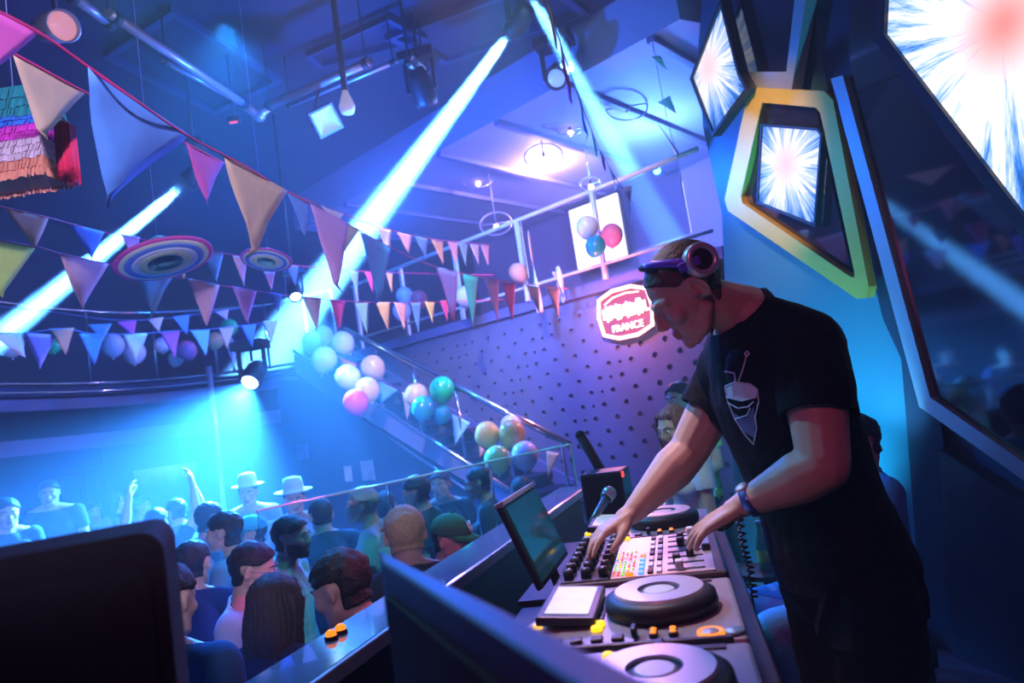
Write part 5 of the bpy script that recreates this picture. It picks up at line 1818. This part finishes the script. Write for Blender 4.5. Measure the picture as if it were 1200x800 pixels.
bunting('second red corded string with the beige flag beside the rainbow party decoration',
        [(-30, 40), (15, 62), (100, 108), (160, 138), (217, 167), (262, 190), (300, 208), (375, 240), (440, 264), (500, 279), (575, 287)],
        [((15, 62), (100, 108), (50, 163), 'beige'), ((217, 167), (262, 190), (243, 242), 'pink'), ((375, 240), (402, 251), (392, 268), 'white'), ((441, 264), (458, 270), (455, 300), 'white'), ((465, 271), (481, 276), (480, 298), 'rose'), ((486, 276), (501, 280), (499, 305), 'blue'),
         ((505, 280), (519, 283), (519, 310), 'beige'), ((524, 283), (536, 285), (535, 309), 'rose'), ((538, 285), (548, 286), (546, 312), 'teal'), ((551, 286), (561, 287), (561, 312), 'white'), ((563, 287), (573, 287), (572, 311), 'rose')],
        [(-30, 1.5), (60, 1.7), (240, 2.6), (390, 4.6), (450, 5.6), (575, 8.0)])
bunting('upper middle string at the left sloping behind the sombreros',
        [(-30, 234), (5, 243), (57, 255), (122, 272), (195, 285), (240, 293), (300, 303), (345, 311), (430, 318), (520, 321), (580, 322)],
        [((5, 243), (57, 255), (42, 290), 'beige'), ((82, 262), (122, 272), (108, 304), 'blue'), ((140, 273), (164, 278), (157, 306), 'violet'), ((195, 285), (222, 290), (215, 327), 'beige'), ((237, 293), (262, 296), (254, 331), 'teal'), ((272, 298), (290, 302), (286, 336), 'rose'),
         ((308, 318), (322, 319), (318, 340), 'rose'), ((335, 310), (350, 312), (346, 335), 'blue'), ((408, 317), (420, 318), (419, 343), 'teal'), ((427, 318), (437, 319), (437, 344), 'pink'), ((452, 319), (460, 320), (459, 343), 'beige')],
        [(-30, 2.8), (60, 3.2), (200, 4.2), (300, 5.0), (450, 6.4), (580, 7.4)])
bunting('bunting string with the lime flag at the left edge, below the larger sombrero',
        [(-40, 275), (42, 289), (70, 297), (127, 309), (202, 324), (257, 334), (301, 341), (353, 348), (432, 354), (509, 354), (590, 351)],
        [((-40, 276), (42, 290), (0, 349), 'lime'), ((70, 297), (127, 309), (96, 364), 'rose'), ((158, 315), (202, 324), (178, 372), 'teal'), ((218, 325), (257, 334), (242, 382), 'rose'), ((272, 335), (301, 341), (290, 380), 'violet'), ((315, 342), (331, 345), (326, 366), 'blue'), ((353, 347), (377, 349), (371, 388), 'white'),
         ((386, 350), (404, 353), (398, 388), 'pink'), ((415, 353), (432, 354), (431, 393), 'teal'), ((440, 354), (457, 354), (455, 389), 'beige'), ((461, 354), (476, 355), (474, 387), 'rose'), ((481, 355), (493, 354), (491, 391), 'blue'), ((498, 353), (509, 354), (507, 379), 'yellow'), ((515, 352), (526, 352), (524, 377), 'pink')],
        [(-40, 2.6), (42, 2.9), (100, 3.2), (240, 4.2), (370, 5.2), (450, 5.8), (590, 7.2)])
bunting('lower bunting string in front of the left gallery rail with violet and orange flags',
        [(-20, 388), (28, 390), (75, 385), (110, 391), (160, 391), (200, 388), (240, 386), (290, 381), (330, 374)],
        [((-14, 389), (24, 391), (30, 420), 'rose'), ((28, 390), (66, 392), (47, 433), 'violet'), ((57, 385), (87, 384), (77, 416), 'orange'), ((92, 391), (122, 391), (110, 428), 'blue'), ((143, 391), (173, 390), (160, 425), 'white'), ((187, 389), (211, 387), (205, 420), 'pink'), ((223, 387), (246, 385), (241, 417), 'teal'),
         ((256, 384), (275, 382), (266, 409), 'beige'), ((282, 381), (300, 380), (296, 407), 'blue'), ((308, 376), (326, 375), (318, 404), 'white')],
        [(-20, 4.6), (100, 5.2), (200, 6.0), (330, 7.4)], m_cordb)
bunting('high bunting string along the left gallery with small blue and beige flags',
        [(-20, 357), (60, 365), (125, 374), (185, 374), (240, 367), (300, 358)],
        [((102, 380), (131, 379), (120, 400), 'teal'), ((137, 377), (160, 375), (157, 395), 'pink'), ((173, 374), (192, 371), (186, 389), 'beige'), ((202, 371), (222, 368), (219, 392), 'blue'), ((252, 365), (268, 362), (266, 375), 'rose')],
        [(-20, 6.2), (125, 6.8), (300, 8.2)], m_cordb)
bunting('dark overhead string running down to the gallery with flags seen edge on',
        [(632, -40), (650, 30), (672, 95), (690, 145), (708, 185), (730, 222), (742, 238)],
        [((636, -20), (646, 15), (655, 66), 'beige'), ((653, 38), (662, 70), (669, 123), 'pink'), ((674, 100), (683, 125), (688, 165), 'blue'), ((690, 145), (697, 163), (700, 186), 'white'), ((702, 172), (708, 186), (710, 203), 'pink'), ((713, 192), (720, 206), (722, 224), 'teal')],
        [(-40, 2.6), (30, 3.0), (120, 4.2), (190, 5.6), (238, 7.0)], mat('cord_dark', (0.05, 0.03, 0.06), 0.7), key=1)
bunting('short string of white flags hanging steeply under the gallery ceiling beside the kite screen',
        [(765, 50), (772, 90), (782, 140), (795, 190), (800, 230)],
        [((763, 66), (774, 66), (783, 84), 'white'), ((771, 120), (785, 112), (793, 134), 'white'), ((768, 140), (795, 178), (795, 185), 'white')],
        [(50, 6.2), (230, 6.8)], m_cordb, key=1)
bunting('pink and blue flag string tied along the sloping stair rail',
        [(395, 418), (420, 428), (455, 450), (478, 458), (505, 480), (535, 490), (556, 506), (580, 520)],
        [((396, 416), (417, 427), (419, 465), 'pink'), ((444, 446), (466, 457), (445, 473), 'blue'), ((471, 459), (483, 465), (477, 493), 'rose'), ((529, 484), (551, 495), (533, 522), 'teal'), ((560, 505), (578, 516), (562, 536), 'orange'), ((640, 528), (655, 531), (642, 560), 'yellow')],
        [(395, 8.5), (580, 7.2)])

# ---------------------------------------------------------------- balloons
BC = {k: mat('balloon_' + k, c, 0.22, spec=0.6, coat=0.3, sss=0.0) for k, c in dict(
    white=(0.82, 0.80, 0.86), beige=(0.78, 0.46, 0.22), yellow=(0.85, 0.56, 0.14), magenta=(0.85, 0.05, 0.36), green=(0.01, 0.55, 0.20), teal=(0.02, 0.32, 0.36), lime=(0.48, 0.62, 0.14), pale=(0.85, 0.72, 0.80), red=(0.85, 0.10, 0.14), pink=(0.88, 0.22, 0.45), peach=(0.9, 0.5, 0.32)).items()}


def balloon(px, py, rpx, d, c, label, group):
    d -= 0.32 if group in (G1, G2, G3, G4) else 0.2
    r = rpx * d / FPX
    bm = nb()
    lathe(bm, [(0, 1.04 * r)] + [(r * sin(a) * (1 if a < 1.75 else 1 - 0.10 * (a - 1.75)), r * (1.04 * cos(a) if a < pi / 2 else 1.18 * cos(a))) for a in [pi * k / 16 for k in range(1, 16)]] + [(0.07 * r, -1.2 * r), (0.05 * r, -1.24 * r)], 24)
    o = bpy.data.objects.new('balloon', bpy.data.meshes.new('balloon'))
    bm.to_mesh(o.data)
    bm.free()
    COL.objects.link(o)
    o.data.materials.append(BC[c])
    o.location = P(px, py, d)
    o.rotation_euler = (random.uniform(-0.4, 0.4), random.uniform(-0.4, 0.4), random.uniform(0, 6))
    tag(o, label, 'balloon', group)
    k = nb()
    lathe(k, [(0.04 * r, -1.22 * r), (0.11 * r, -1.32 * r), (0.10 * r, -1.33 * r), (0.03 * r, -1.25 * r)], 12)
    obj('knot', k, BC[c], o)
    return o


G1, G2, G3, G4, G5, G6 = ('balloon bunch at the head of the stairs', 'balloon bunch high on the stair rail', 'balloon bunch halfway down the stair rail', 'balloon bunch at the foot of the stair rail', 'balloons on the left gallery rail', 'balloons on the gallery edge')
for a in [(366, 400, 12, 8.9, 'pale', 'pale pink balloon leftmost of the bunch at the stair head', G1), (378, 393, 12, 9.2, 'pale', 'pale balloon topmost at the back of the stair head bunch', G1), (402, 401, 13, 8.7, 'pale', 'pale balloon rightmost of the stair head bunch', G1), (380, 421, 15, 8.6, 'white', 'big white balloon lowest of the stair head bunch', G1),
          (437, 430, 14, 8.45, 'beige', 'upper gold beige balloon above the magenta one on the stair rail', G2), (431, 456, 14, 8.2, 'beige', 'lower gold beige balloon touching the magenta one', G2), (408, 442, 15, 8.4, 'white', 'white balloon up and left of the magenta balloon', G2), (417, 471, 15, 7.92, 'magenta', 'magenta balloon on the upper stair rail', G2),
          (488, 463, 14, 7.9, 'beige', 'gold beige balloon beside the bright green balloon', G3), (518, 456, 15, 7.7, 'green', 'bright green balloon on the stair rail', G3), (496, 478, 14, 7.6, 'teal', 'larger dark teal balloon under the green one', G3), (518, 485, 11, 7.7, 'teal', 'small dark teal balloon lowest under the green one', G3),
          (571, 509, 15, 7.0, 'yellow', 'gold balloon leftmost of the bunch at the stair foot', G4), (599, 499, 13, 7.1, 'white', 'pale balloon topmost at the back of the stair foot bunch', G4), (600, 508, 16, 6.9, 'yellow', 'gold balloon in the middle of the stair foot bunch', G4), (615, 533, 16, 6.7, 'white', 'white balloon rightmost of the stair foot bunch', G4), (583, 538, 16, 6.6, 'lime', 'green tinted gold balloon lowest of the stair foot bunch', G4),
          (474, 346, 10, 9.6, 'white', 'white balloon beside the red one behind the hanging flags', G6), (491, 350, 10, 9.5, 'red', 'red balloon on the gallery corner behind the flags', G6), (471, 364, 11, 9.4, 'white', 'lower white balloon under the red one behind the flags', G6), (545, 347, 12, 8.6, 'white', 'single white balloon behind the teal flag on the gallery edge', G6), (607, 319, 11, 8.3, 'peach', 'peach balloon on the gallery rail left of the white streamers', G6),
          (688, 266, 13, 7.4, 'white', 'white balloon in front of the gallery screen', G6), (698, 288, 12, 7.3, 'teal', 'dark teal balloon below the white one at the gallery screen', G6), (717, 275, 13, 7.5, 'pink', 'pink balloon right of the gallery screen', G6),
          (12, 403, 14, 7.6, 'white', 'white balloon at the far left end of the left gallery rail', G5), (62, 405, 9, 7.8, 'green', 'green balloon on the left gallery behind the orange flag', G5), (132, 404, 13, 8.2, 'white', 'white balloon on the left gallery right of the blue flag', G5), (157, 413, 13, 8.5, 'white', 'white balloon lowest behind the white flag on the left gallery', G5),
          (190, 404, 9, 8.8, 'white', 'small white balloon just left of the pink balloon on the left gallery', G5), (206, 420, 9, 8.9, 'white', 'small white balloon under the pink balloon on the left gallery', G5), (219, 410, 11, 8.8, 'pink', 'pink balloon on the left gallery', G5), (252, 399, 10, 9.0, 'beige', 'beige balloon on the left gallery right of the teal flag', G5), (268, 383, 10, 9.1, 'green', 'green balloon on the left gallery near the wash lamp', G5)]:
    balloon(*a)

# ---------------------------------------------------------------- sombreros, rainbow decoration, streamers
def sombrero(px, py, d, r, tilt, label):
    c = P(px, py, d)
    M = Matrix.Translation(c) @ Matrix.Rotation(tilt[0], 4, 'X') @ Matrix.Rotation(tilt[1], 4, 'Y')
    t = thing('sombrero', label, 'hat', mtx=M, group='hanging sombreros')
    cols = [((0.95, 0.9, 0.5), 0.36, 0.52), ((0.9, 0.92, 0.95), 0.52, 0.66), ((0.15, 0.3, 0.8), 0.66, 0.80), ((0.9, 0.88, 0.6), 0.80, 0.9), ((0.85, 0.1, 0.45), 0.9, 1.0)]
    bm = nb()
    zz = lambda q: 0.22 * r * max(0, (q - 0.5)) ** 1.5
    for i, (c_, a, b) in enumerate(cols):
        lathe(bm, [(a * r, zz(a)), ((a + b) / 2 * r, zz((a + b) / 2)), (b * r, zz(b)), (b * r, zz(b) + 0.006), (a * r, zz(a) + 0.006)], 40, mi=i)
    obj('brim', bm, [mat('straw_%d' % i, q[0], 0.75, noise_amt=0.15, nscale=50) for i, q in enumerate(cols)], t)
    obj('crown', lathe(nb(), [(0.36 * r, 0), (0.34 * r, 0.25 * r), (0.24 * r, 0.52 * r), (0.10 * r, 0.62 * r), (0, 0.63 * r)], 32), mat('straw_teal', (0.15, 0.5, 0.6), 0.75), t)
    obj('band', lathe(nb(), [(0.365 * r, 0.02 * r), (0.375 * r, 0.05 * r), (0.37 * r, 0.14 * r), (0.355 * r, 0.15 * r)], 32), mat('straw_4', (0.85, 0.1, 0.45), 0.75), t)
    top = Vector(c) + M.to_3x3() @ Vector((0, 0, 0.63 * r))
    MI = M.inverted()
    obj('hanging_thread', tube(nb(), [MI @ top, MI @ Vector((top.x, top.y, CEILZ))], 0.0015, 5), m_cordb, t)
    return t


sombrero(194, 308, 3.3, 0.225, (radians(-5), radians(-14)), 'larger striped sombrero hanging at the left, pink rim seen from below')
sombrero(312, 307, 4.55, 0.165, (radians(-16), radians(6)), 'smaller teal crowned sombrero hanging beside the big beige flag')

pc_ = P(20, 165, 2.15)
t = thing('rainbow_pinata', 'fringed rainbow coloured party decoration hanging at the upper left', 'pinata', pc_)
lay = [('teal', (0.02, 0.32, 0.36), 0.145, 0.055), ('blue', (0.05, 0.25, 0.9), 0.055, 0.022), ('magenta', (0.85, 0.05, 0.6), 0.022, -0.02), ('white', (0.8, 0.6, 0.7), -0.02, -0.085), ('orange', (0.95, 0.35, 0.22), -0.085, -0.14)]
for nm, c_, za, zb_ in lay:
    bm = nb()
    W_ = 0.118
    for side in range(4):
        rows_ = 3 if nm in ('teal', 'white') else 2
        for rr_ in range(rows_):
            zt = lerp(za, zb_, rr_ / rows_)
            ht = (za - zb_) / rows_ * 1.5
            n_ = 20
            for k in range(n_):
                u = -W_ + 2 * W_ * k / n_
                o_ = 0.05 + 0.004 * rr_ + random.uniform(0, 0.006)
                du = 2 * W_ / n_ * 0.85
                if side < 2:
                    s_ = 1 if side else -1
                    pts = [(u, s_ * 0.06, zt), (u + du, s_ * 0.06, zt), (u + du + random.uniform(-.004, .004), s_ * (0.064 + random.uniform(0, .008)), zt - ht * random.uniform(.85, 1.05)), (u + random.uniform(-.004, .004), s_ * (0.064 + random.uniform(0, .008)), zt - ht * random.uniform(.85, 1.05))]
                    prism(bm, pts, (0, 0.0012 * s_, 0))
                else:
                    s_ = 1 if side == 3 else -1
                    v = u * 0.06 / W_
                    dv = du * 0.06 / W_
                    pts = [(s_ * W_, v, zt), (s_ * W_, v + dv, zt), (s_ * (W_ + .004 + random.uniform(0, .008)), v + dv, zt - ht), (s_ * (W_ + .004 + random.uniform(0, .008)), v, zt - ht)]
                    prism(bm, pts, (0.0012 * s_, 0, 0))
    box(bm, (0, 0, (za + zb_) / 2), (W_ * 1.96, 0.114, za - zb_))
    obj('fringe_band', bm, mat('crepe_' + nm, c_, 0.85), t)
bm = nb()
tq = P(75, 140, 2.02) - pc_
for k in range(110):
    a, rr_ = random.uniform(0, 2 * pi), 0.026 * sqrt(random.random())
    dx, dy = rr_ * cos(a), rr_ * sin(a)
    tube(bm, [tq, tq + Vector((dx, dy, -0.022)), tq + Vector((dx * 1.1, dy * 1.1, -random.uniform(0.15, 0.20)))], 0.0024, 4)
obj('tassel', bm, mat('crepe_red', (1, 0.03, 0.12), 0.6), t)
obj('hanger', tube(nb(), [(0.0, 0, 0.145), (0, 0, CEILZ - pc_.z)], 0.002, 5), m_cordb, t)
obj('tassel_loop', tube(nb(), [(0.09, -0.05, 0.13), lerp(Vector((0.09, -0.05, 0.13)), tq, 0.5) + Vector((0, 0, 0.02)), tq], 0.003, 6), m_cord, t)

# long pale streamers on the gallery rail
m_str = mat('streamer_white', (0.85, 0.82, 0.9), 0.6)
m_str2 = mat('streamer_teal', (0.45, 0.7, 0.8), 0.6)
for (x0, y0, x1, y1, w_, m_, lb) in ((619, 270, 633, 366, 9, m_str, 'long white paper streamer hanging at the left of the gallery rail'), (649, 318, 660, 355, 6, m_str2, 'thin teal streamer between the white streamers on the gallery rail'), (653, 312, 662, 352, 6, m_str, 'middle white streamer bunched on the gallery rail'),
                               (706, 298, 718, 338, 7, m_str, 'white streamer hanging under the dark teal balloon'), (736, 218, 740, 262, 7, m_str, 'white streamer twisted at the end of the overhead flag string'), (270, 396, 275, 434, 9, m_str, 'white paper streamer hanging on the left gallery by the wash lamp')):
    d = 7.5 if x0 > 500 else 8.8
    a, b = P(x0, y0, d), P(x1, y1, d)
    wv = Vector((U_P.x, U_P.y, 0)) * (w_ * d / FPX / 2)
    bm = nb()
    n_ = 18
    A, B = [], []
    for k in range(n_ + 1):
        q = k / n_
        p = lerp(a, b, q)
        ang = q * 4.2 + x0
        ww = (wv * cos(ang) * 0.6 + wv * 0.55 + Vector((-wv.y, wv.x, 0)) * sin(ang)) * (1 - 0.3 * q)
        A.append(bm.verts.new(p - ww - a))
        B.append(bm.verts.new(p + ww - a))
    for k in range(n_):
        bm.faces.new((A[k], B[k], B[k + 1], A[k + 1]))
    o = obj('paper_streamer', bm, m_, smooth=True, loc=a)
    o.modifiers.new('thickness', 'SOLIDIFY').thickness = 0.002
    tag(o, lb, 'streamer', 'paper streamers')

# ---------------------------------------------------------------- pendant hoops and bulbs in the gallery
m_bulb = mat('warm_bulb', (0.9, 0.6, 0.4), 0.4, emit=(1, 0.62, 0.38), estr=14)
m_hoop = mat('hoop_steel', (0.7, 0.66, 0.74), 0.3, metal=0.6)
for (px, py, r, d, bulbs, lb) in ((734, 125, 0.26, 8.6, 0, 'steel hoop pendant nearest the overhead flag string'), (637, 183, 0.26, 9.2, 1, 'steel hoop pendant left of the overhead flag string with a glowing bulb above it'), (581, 262, 0.24, 10.2, 1, 'low steel hoop pendant above the small flags'),
                           (560, 212, 0.22, 10.6, 1, 'steel hoop pendant with a warm bulb far back in the gallery'), (620, 150, 0.2, 9.4, 0, 'small steel hoop pendant at the edge of the gallery ceiling'), (668, 152, 0.16, 9.0, 1, 'small hoop pendant with the brightest warm bulb'), (692, 215, 0.14, 9.6, 1, 'small hoop pendant with a bulb above the gallery screen')):
    c = P(px, py, d)
    t = thing('hoop_pendant', lb, 'pendant lamp', c, 'hoop pendants in the gallery')
    tl = random.uniform(0.75, 1.1)
    RM = Matrix.Rotation(tl, 4, 'X')
    obj('hoop', tube(nb(), [RM @ Vector((r * cos(a), r * sin(a), 0)) for a in [2 * pi * k / 40 for k in range(40)]], 0.011, 8, closed=True), m_hoop, t)
    obj('cross_bar', tube(nb(), [RM @ Vector((-r, 0, 0)), RM @ Vector((r, 0, 0))], 0.008, 6), m_hoop, t)
    obj('rod', tube(nb(), [(0, 0, 0), (0, 0, SOF - c.z)], 0.008, 6), m_hoop, t)
    obj('socket', tube(nb(), [(0, 0, -0.02), (0, 0, 0.05)], 0.018, 10), m_black, t)
    if bulbs:
        obj('bulb', sphere(nb(), (0, 0, -0.05), 0.036, u=14, v=10), m_bulb, t)
    else:
        obj('bulb', sphere(nb(), (0, 0, -0.05), 0.036, u=14, v=10), m_white, t)

# ---------------------------------------------------------------- ceiling: pipes, frames and lamps
m_pipe = mat('pipe_steel', (0.55, 0.47, 0.52), 0.35, metal=0.6)


def ceiling_pipe(pa, pb, d0, d1, r, label, m=None):
    a, b = P(pa[0], pa[1], d0), P(pb[0], pb[1], d1)
    t = thing('ceiling_pipe', label, 'pipe', a, 'pipes under the ceiling')
    obj('tube', tube(nb(), [(0, 0, 0), b - a], r, 12), m or m_pipe, t)
    for q in (0.04, 0.96):
        p = (b - a) * q
        obj('clamp', tube(nb(), [p - (b - a).normalized() * 0.03, p + (b - a).normalized() * 0.03], r * 1.35, 12), m_black, t)
        obj('hanger', tube(nb(), [p, (p.x, p.y, CEILZ - a.z)], 0.008, 6), m_black, t)
    return t


def lev(px, py, z):
    r = ray(px, py)
    return (z - CAMZ) / r.z


ceiling_pipe((127, 15), (290, 124), lev(127, 15, 4.9), lev(290, 124, 4.9), 0.040, 'long bright steel pipe running down to the corner joint at the upper left')
ceiling_pipe((82, -6), (130, 28), lev(82, -6, 4.9), lev(130, 28, 4.9), 0.040, 'short pipe at the top left edge behind the pink lamp')
ceiling_pipe((312, 125), (434, 72), lev(312, 125, 4.9), lev(434, 72, 4.9), 0.040, 'bright steel pipe rising right from the corner joint')
ceiling_pipe((190, 70), (285, 122), lev(190, 70, 5.0), lev(285, 122, 5.0), 0.025, 'thin dim pipe alongside the long left pipe')
ceiling_pipe((335, 126), (466, 71), lev(335, 126, 5.0), lev(466, 71, 5.0), 0.022, 'thin pipe just below the pipe rising to the right')
ceiling_pipe((478, 63), (499, 84), lev(478, 63, 5.0), lev(499, 84, 5.0), 0.03, 'short white bar above the disc lamp, upper of two', m_white)
ceiling_pipe((477, 72), (500, 96), lev(477, 72, 4.9), lev(500, 96, 4.9), 0.02, 'short white bar above the disc lamp, lower of two', m_white)
ceiling_pipe((0, 460), (0, 460.5), 8, 8.2, 0.02, 'x') if False else None
jn = P(303, 130, lev(303, 130, 4.88))
t = thing('pipe_joint', 'corner joint elbow where the two bright ceiling pipes meet', 'pipe', jn)
obj('elbow', tube(nb(), [P(288, 124, lev(288, 124, 4.9)) - jn, Vector((0, 0, -0.05)), P(314, 125, lev(314, 125, 4.9)) - jn], 0.05, 12), m_pipe, t)
obj('collar', sphere(nb(), (0, 0, -0.05), 0.065, u=16, v=10), m_pipe, t)

# ceiling coffers
m_cof = mat('ceiling_batten', (0.015, 0.03, 0.09), 0.7)
for k, pts in enumerate([[(358, 60), (455, 15), (500, 40), (372, 74)], [(120, 60), (250, 130), (330, 90), (200, 5)], [(450, 40), (640, -30), (690, 10), (520, 70)]]):
    q = [onz(x, y, CEILZ - 0.01) for x, y in pts]
    cc = sum(q, Vector()) / 4
    bm = ring_prism(nb(), q, [lerp(p, cc, 0.10) for p in q], (0, 0, -0.07))
    o = struct('trim_%d' % (5 + k), bm, m_cof)


def moving_head(pos, aim, label, lens_m, s=1.0, top=None):
    """yoke lamp hung from the ceiling: base, yoke arms, head, lens"""
    M = Matrix.Translation(pos)
    t = thing('moving_head_lamp', label, 'stage lamp', pos, 'beam lamps')
    dr = (Vector(aim) - Vector(pos)).normalized()
    q = dr.to_track_quat('Z', 'Y').to_matrix().to_4x4()
    obj('head', lathe(nb(), [(0, -0.20 * s), (0.07 * s, -0.19 * s), (0.105 * s, -0.10 * s), (0.11 * s, 0.08 * s), (0.10 * s, 0.14 * s), (0.085 * s, 0.14 * s), (0.080 * s, 0.11 * s), (0, 0.11 * s)], 28, q), m_black, t)
    obj('lens', lathe(nb(), [(0.078 * s, 0.112 * s), (0.06 * s, 0.120 * s), (0, 0.124 * s)], 28, q), lens_m, t)
    sd = dr.cross(Vector((0, 0, 1))).normalized()
    for g in (-1, 1):
        obj('yoke_arm', box(nb(), (0, 0, 0.13 * s), (0.03 * s, 0.06 * s, 0.30 * s), 0.006, mtx=frame(sd * g * 0.13 * s, sd, z=(0, 0, 1))), m_black, t)
    obj('base', box(nb(), (0, 0, 0.31 * s), (0.34 * s, 0.22 * s, 0.09 * s), 0.012, mtx=frame((0, 0, 0), sd, z=(0, 0, 1))), m_black, t)
    if top is not None:
        obj('hanger', tube(nb(), [(0, 0, 0.34 * s), (0, 0, top - pos.z)], 0.018, 8), m_black, t)
    return t


m_lens = mat('lens_glow', (0.8, 0.9, 1), 0.2, emit=(0.35, 0.65, 1), estr=40)
m_lensd = mat('lens_dim', (0.5, 0.6, 0.7), 0.15, emit=(0.3, 0.5, 0.8), estr=0.4)  # faint glow put into the lens colour of the unlit lamps
for (n, a, b, cone, e, c), lb in zip(BEAMS, ('beam lamp throwing the brightest white blue shaft from the ceiling', 'beam lamp throwing the thin shaft behind the pink flag', 'beam lamp throwing the wide pale shaft over the gallery')):
    dr = (b - a).normalized()
    moving_head(a, b, lb, m_lens, 1.0, CEILZ)
wa = P(297, 440, 8.3)
moving_head(wa - Vector((0, 0, 0)), P(190, 640, 6.0), 'wash lamp glaring white under the left gallery', m_lens, 1.2, 2.5)
wb = P(345, 342, 8.4)
moving_head(wb, P(430, 640, 6.0), 'wash lamp glowing above the left gallery rail', m_lens, 0.8, CEILZ)
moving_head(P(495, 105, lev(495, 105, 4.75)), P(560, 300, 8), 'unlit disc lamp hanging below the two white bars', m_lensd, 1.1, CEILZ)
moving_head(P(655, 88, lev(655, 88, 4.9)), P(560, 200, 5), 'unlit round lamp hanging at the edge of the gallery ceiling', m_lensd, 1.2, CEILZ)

fl = P(381, 141, lev(381, 141, 4.55))
FM = Matrix.Translation(fl) @ (Vector((0.4, -0.75, -0.5))).to_track_quat('Z', 'Y').to_matrix().to_4x4() @ Matrix.Rotation(0.5, 4, 'Z')
t = thing('flood_lamp', 'square flood lamp with a faceted reflector hanging under the pipe', 'stage lamp', mtx=FM)
obj('housing', ring_prism(nb(), [(-.13, -.13, .05), (.13, -.13, .05), (.13, .13, .05), (-.13, .13, .05)], [(-.11, -.11, .05), (.11, -.11, .05), (.11, .11, .05), (-.11, .11, .05)], (0, 0, -0.12)), m_steel, t)
bm = nb()
vs = [bm.verts.new(q) for q in ((-.11, -.11, .045), (.11, -.11, .045), (.11, .11, .045), (-.11, .11, .045))]
ap = bm.verts.new((0, 0, -0.05))
for k in range(4):
    bm.faces.new((vs[k], vs[(k + 1) % 4], ap))
obj('reflector', bm, mat('reflector', (0.7, 0.85, 0.85), 0.3, metal=0.4, emit=(0.5, 0.75, 0.8), estr=0.5), t)
MI = FM.inverted()
obj('bracket', tube(nb(), [(-0.14, 0, 0), MI @ (fl + Vector((-0.05, 0, 0.25))), MI @ Vector((fl.x, fl.y, 4.9))], 0.012, 8), m_black, t)
sb = P(406, 120, lev(406, 120, 4.5))
t = thing('bulb_spot', 'pale oval spot lamp hanging from the pipe rising to the right', 'stage lamp', sb)
obj('bulb', lathe(nb(), [(0, -0.12), (0.06, -0.10), (0.075, -0.04), (0.05, 0.04), (0.03, 0.09), (0.028, 0.12), (0, 0.12)], 24), mat('bulb_pale', (0.7, 0.65, 0.75), 0.3, emit=(0.6, 0.55, 0.75), estr=0.4), t)
obj('neck', tube(nb(), [(0, 0, 0.11), (0, 0, CEILZ - sb.z)], 0.03, 10), m_black, t)
pl = P(66, 32, lev(66, 32, 4.3))
dr = Vector((0.75, -0.55, -0.35)).normalized()
q = dr.to_track_quat('Z', 'Y').to_matrix().to_4x4()
t = thing('par_lamp', 'grey can lamp with a pink lens at the top left', 'stage lamp', pl)
obj('can', lathe(nb(), [(0, -0.26), (0.07, -0.25), (0.09, -0.1), (0.10, 0.12), (0.09, 0.12), (0.085, 0.08), (0, 0.08)], 24, q), m_steel, t)
obj('lens', lathe(nb(), [(0.086, 0.085), (0.05, 0.11), (0, 0.12)], 24, q), mat('lens_pink', (0.8, 0.35, 0.4), 0.3, emit=(1, 0.4, 0.45), estr=0.5), t)
obj('bracket', tube(nb(), [(0, 0, 0.08), (0, 0, CEILZ - pl.z)], 0.015, 8), m_black, t)
rl = P(275, 144, lev(275, 144, 4.8))
t = thing('standby_light', 'tiny red standby light under the left pipes', 'stage lamp', rl)
obj('case', box(nb(), (0, 0, 0.03), (0.12, 0.08, 0.06), 0.008), m_black, t)
obj('led', box(nb(), (0, -0.03, -0.006), (0.08, 0.02, 0.016), 0.004), m_red, t)
obj('rod', tube(nb(), [(0, 0, 0.05), (0, 0, CEILZ - rl.z)], 0.008, 6), m_black, t)
